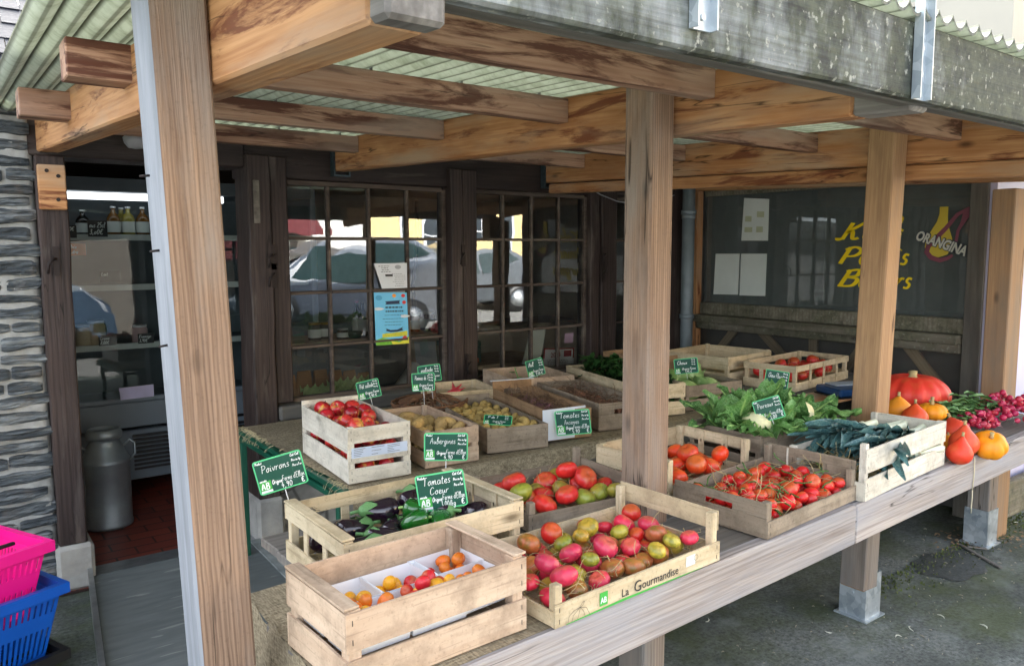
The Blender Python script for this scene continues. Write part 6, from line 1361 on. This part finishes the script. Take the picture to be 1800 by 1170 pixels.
def ex2(b, Q_):
    k = [1]
    def poly(pts, mi, lay=1): b.add([Q_(u, v, lay) for u, v in pts], [list(range(len(pts)))[::-1]], mi)
    poly([(0,.9),(.2,.86),(.45,.9),(.7,.95),(1,.86),(1,1),(0,1)], 1); poly([(.45,.93),(.7,.97),(1,.88),(1,1),(.5,1)], 2, 2)
    for (cx_, cy_) in ((.12,.31),(.9,.46)): poly([(cx_+.14*math.cos(a)*(1+.2*math.cos(3*a)), cy_+.03*math.sin(a)) for a in [i*math.pi/8 for i in range(16)]], 3)
    poly([(.2,.79),(.96,.75),(.96,.85),(.2,.86)], 2)
    poly([(.32,.17),(.78,.15),(.75,.19),(.78,.22),(.32,.23),(.36,.2)], 4); poly([(.3,.68),(.45,.72),(.65,.72),(.84,.67),(.8,.7),(.84,.73),(.65,.76),(.45,.76),(.3,.73),(.34,.71)], 4)
    poly([(.8,.88),(.88,.83),(.96,.88),(.96,.95),(.8,.95)], 5)
    for cx_, cy_, mi in ((.6,.06,6),(.88,.06,5),(.9,.19,5)): poly([(cx_+.06*math.cos(a), cy_+.035*math.sin(a)) for a in [i*math.pi/6 for i in range(12)]], mi)
    poly([(.14+.1*math.cos(a), .1+.05*math.sin(a)) for a in [i*math.pi/6 for i in range(12)]], 7)
    lines(b, Q_, [.27, .345], 4, .25, .9, 5, .03); lines(b, Q_, [.43, .5, .56, .62], 4, .2, .9, 6, .008); lines(b, Q_, [.775, .8, .825], 1, .25, .92, 7, .008); lines(b, Q_, [.965], 4, .1, .6, 8, .01)
    return [plain('poster green', (120,190,60), .6, bump=0), plain('poster yellow', (226,222,70), .6, bump=0), white_m, plain('poster navy', (34,52,84), .6, bump=0), plain('poster red', (220,60,60), .6, bump=0), plain('poster orange', (240,150,50), .6, bump=0), plain('poster mid blue', (84,170,214), .6, bump=0)]
poster(((657,514),(715,514),(719,603),(661,607)), 3.788, plain('poster sky blue', (112,200,240), .5, var=.04, bump=0), 'sky blue event poster with clouds and a green hill on the left window', extra=ex2)
def ex3(b, Q_):
    b.add([Q_(0,0,1),Q_(1,0,1),Q_(1,.07,1),Q_(0,.07,1)],[(3,2,1,0)],1); b.add([Q_(0,.07,1),Q_(.04,.07,1),Q_(.04,.6,1),Q_(0,.6,1)],[(3,2,1,0)],1); b.add([Q_(.96,.07,1),Q_(1,.07,1),Q_(1,.6,1),Q_(.96,.6,1)],[(3,2,1,0)],1); b.add([Q_(.66,.15,1),Q_(.92,.13,1),Q_(.92,.5,1),Q_(.66,.52,1)],[(3,2,1,0)],1); lines(b, Q_, [.7, .8, .9], 2, .06, .9, 9, .03)
    return [plain('calendar red', (160,34,44), .6, bump=0), ink]
cal = poster(((956,612),(1009,611),(1008,640),(954,642)), 3.86, white_m, 'red bordered calendar reading 2024 inside the right window', 'calendar', 'calendar', ex3)
p = YP(968, 628, 3.855); text_obj('printed_year', '2024', p, (1, 0, 0), (0, 0, 1), .042, MAT['calendar red'], cal, .0002, 0, 0, sx=1)
b = MB(); P = [YP(*q, 3.83) for q in ((993,586),(1008,585),(1007,602),(992,603))]; b.add(P, [(3,2,1,0)]); tag(b.build('sticky_note', plain('pink note', (226,190,222), .7, bump=0)), 'pink sticky note on the right window', 'note')
b = MB(); P = [YP(*q, 3.87) for q in ((932,580),(960,578),(948,640),(917,640))]; b.add(P, [(3,2,1,0)]); tag(b.build('white_paper', paper_m), 'leaning white paper sheet inside the right window', 'paper')
b = MB(); P = [YP(*q, 4.15) for q in ((728,600),(765,600),(772,660),(735,672))]; b.add(P, [(3,2,1,0)]); tag(b.build('white_paper', plain('pale blue sheet', (176,190,206), .7, bump=0)), 'pale sheet hanging behind the paper roll', 'paper')
# counter with goods seen through the right window
cb = thing('shop_till_counter', 'dim shop counter with black scale pole behind the right window', 'counter', (3.0, 4.8, 0)); b = MB(); b.box((2.5, 4.7, 0), (4.2, 5.2, .86)); b.build('body', inner, cb, .005, world=True)
b = MB(); b.box((2.48, 4.68, .861), (4.22, 5.22, .89)); b.build('counter_top', dark_w, cb, world=True); b = MB(); b.tube([(2.75, 4.9, .89), (2.73, 4.9, 1.2), (2.77, 4.9, 1.5), (2.77, 4.9, 1.8)], .015, 8); b.build('pole', black_m, cb, world=True)
b = MB(); b.box((0, 0, 0), (.2, .15, .12)); b.box((.03, -.002, .02), (.17, -.0005, .1), 1); o = b.build('till_box', [plain('brown till box', (90,84,70), .6, bump=0), plain('till face', (140,132,104), .6, bump=0)], bevel=.006); o.location = (3.02, 4.75, .89); tag(o, 'brown box with pale face on the dim shop counter', 'box')
b = MB(); b.box((0, 0, 0), (.22, .2, .14)); b.box((.01, -.001, .0), (.2, 0, .03), 1); o = b.build('crate_box', [plain('teal box', (26,80,76), .6, bump=0), plain('orange stripe', (220,90,40), .6, bump=0)], bevel=.01); o.location = (2.62, 4.2, .72); tag(o, 'teal and orange box low behind the right window', 'box')
timber('shelf', (2.5, 4.35, .70), (3.4, 4.35, .70), .5, .03, shw, cb)
# ================================================================== across the street (seen mirrored in the panes)
def house(name, x0, x1, y, h, m, wins, lab, dep=6, wm=None):
    t = thing(name, lab, 'building', ((x0+x1)/2, y-dep/2, 0)); b = MB(); b.box((x0, y-dep, 0), (x1, y, h)); b.build('wall', m, t, world=True)
    for (a, z, w, hh) in wins:
        b = MB(); b.box((a-.08, y+.0, z-.08), (a+w+.08, y+.03, z+hh+.08)); f = b.build('window', white_m, t, world=True)
        b = MB(); b.box((a, y+.031, z), (a+w, y+.035, z+hh)); b.build('pane', plain('street pane', (50,60,68), .1, bump=0) if 'street pane' not in MAT else MAT['street pane'], f, world=True)
        b = MB(); b.box((a+w/2-.03, y+.036, z), (a+w/2+.03, y+.05, z+hh)); b.box((a, y+.036, z+hh*.45), (a+w/2-.031, y+.05, z+hh*.45+.04)); b.box((a+w/2+.031, y+.036, z+hh*.45), (a+w, y+.05, z+hh*.45+.04)); b.build('glazing_bar', white_m, f, world=True)
    b = MB(); b.prism([(-dep-.3, 0), (.3, 0), (-dep/2, 2.2)], (x0-.1, y, h), (0, 1, 0), (0, 0, 1), x1-x0+.2); b.build('roof', slate, t, world=True)
    return t
house('shop_house', -4, 8.3, -13, 6.2, plain('grey stone render', (112,106,98), .9, var=.1), [(-2, 3.4, 1, 1.5), (1, 3.4, 1, 1.5), (4, 3.4, .9, 1.5)], 'stone shop house with red awning mirrored in the left window')
house('white_house', 8.5, 10.6, -13.6, 5.6, plain('white street render', (220,220,216), .9, var=.05), [(9.2, 3.6, .8, 1.2)], 'plain white house mirrored in the left window panes')
house('cream_house', 10.8, 22, -13.5, 6.4, plain('warm cream render', (232,206,150), .9, var=.05), [(12, 1.2, .9, 1.5), (14.5, 1.2, .9, 1.5), (17, 1.2, .9, 1.5), (12, 3.8, .9, 1.4), (14.5, 3.8, .9, 1.4)], 'warm cream house with white framed windows mirrored in the panes')
house('yellow_house', 22.4, 40, -12, 7, plain('ochre render', (214,190,140), .9, var=.05), [(24, 1.4, 1, 1.6), (27, 1.4, 1, 1.6), (30, 1.4, 1, 1.6)], 'ochre house at the far end of the street')
b = MB(); b.prism([(0, 0), (1.3, -.5), (1.3, -.62), (0, -.2)], (5.4, -12.95, 2.6), (0, 1, 0), (0, 0, 1), 2.8); tag(b.build('shop_awning', plain('red awning cloth', (104,42,46), .8, bump=0)), 'red awning on the stone shop across the street', 'awning')
def car(x, y, rz, m, lab, H=1.48, L=4.2):
    t = thing('parked_car', lab, 'car', (x, y, 0), rz, 'cars parked across the street'); W = 1.75
    bodyp = [(0,.35),(0,.62),(.08,.82),(.95,.95),(1.55,1.36),(1.9,H),(3.2,H),(3.75,1.25),(4.1,.95),(4.2,.8),(4.2,.35),(3.85,.22),(.3,.22)]
    k = L/4.2; b = MB(); n = len(bodyp)
    def yw(z): return W/2*(1 if z < .95 else 1-.2*(z-.95)/(H-.95))
    for sg in (1,): pass
    A = [(p[0]*k, -yw(p[1]), p[1]) for p in bodyp]; B_ = [(p[0]*k, yw(p[1]), p[1]) for p in bodyp]; b.add(A+B_, [list(range(n)), [n+i for i in range(n)][::-1]]+[[i, n+i, n+(i+1) % n, (i+1) % n] for i in range(n)]); b.build('body', m, t, .05, seg=2)
    gm = MAT.get('car glass') or plain('car glass', (40,60,62), .08, bump=0)
    for sg in (1, -1):
        b = MB(); 
        for pl in ([(1.3,1.0),(1.72,1.38),(2.35,1.4),(2.35,1.0)], [(2.43,1.0),(2.43,1.4),(3.1,1.4),(3.5,1.22),(3.6,1.0)]):
            Pn = [Vector((u*k, sg*(yw(z_)+.012), z_*(H/1.48) if z_ > 1.1 else z_)) for u, z_ in pl]; b.add(Pn, [list(range(4)) if sg < 0 else list(range(4))[::-1]])
        b.build('side_window', gm, t)
    b = MB(); b.add([(1.02*k, -.72, 1.0), (1.02*k, .72, 1.0), (1.56*k, .66, 1.37), (1.56*k, -.66, 1.37)], [(0,1,2,3)]); b.v = [v+Vector((-.02, 0, .02)) for v in b.v]; b.build('windscreen', gm, t)
    for wx in (.82, 3.35):
        for sg in (1, -1):
            b = MB(); b.lathe([(.2, -.1), (.32, -.1), (.34, -.06), (.34, .06), (.32, .1), (.2, .1)], 24); b.v = [Vector((v.x+wx*k, v.z+sg*(W/2-.07), v.y+.34)) for v in b.v]; w_ = b.build('wheel', black_m, t)
            b = MB(); b.lathe([(.02, -.105), (.2, -.105), (.2, .105), (.02, .105)], 16); b.v = [Vector((v.x+wx*k, v.z+sg*(W/2-.065), v.y+.34)) for v in b.v]; b.build('rim', alu, w_)
    for sg in (1, -1): b = MB(); b.box((-.03, sg*.62-.16, .62), (.03, sg*.62+.16, .76)); b.build('headlight', white_m, t, .02)
    return t
paintw = plain('white car paint', (96,106,120), .15, bump=0, **{'Coat Weight': .5}); paints = plain('silver car paint', (92,98,104), .25, .4, bump=0, **{'Coat Weight': .5}); paintb = plain('pale blue car paint', (70,90,112), .2, bump=0, **{'Coat Weight': .5})
car(3.6, -6.2, R(8), paintw, 'white car with roof rails mirrored in the left window', 1.6, 4.5)
car(7.6, -8.4, R(4), paints, 'silver estate car mirrored in the right part of the left window', 1.5, 4.4)
car(-1.6, -6.6, R(6), paintb, 'pale blue car mirrored in the fridge glass', 1.5)
car(14.0, -8.2, R(3), paintw, 'white hatchback parked farther down the street', 1.45)
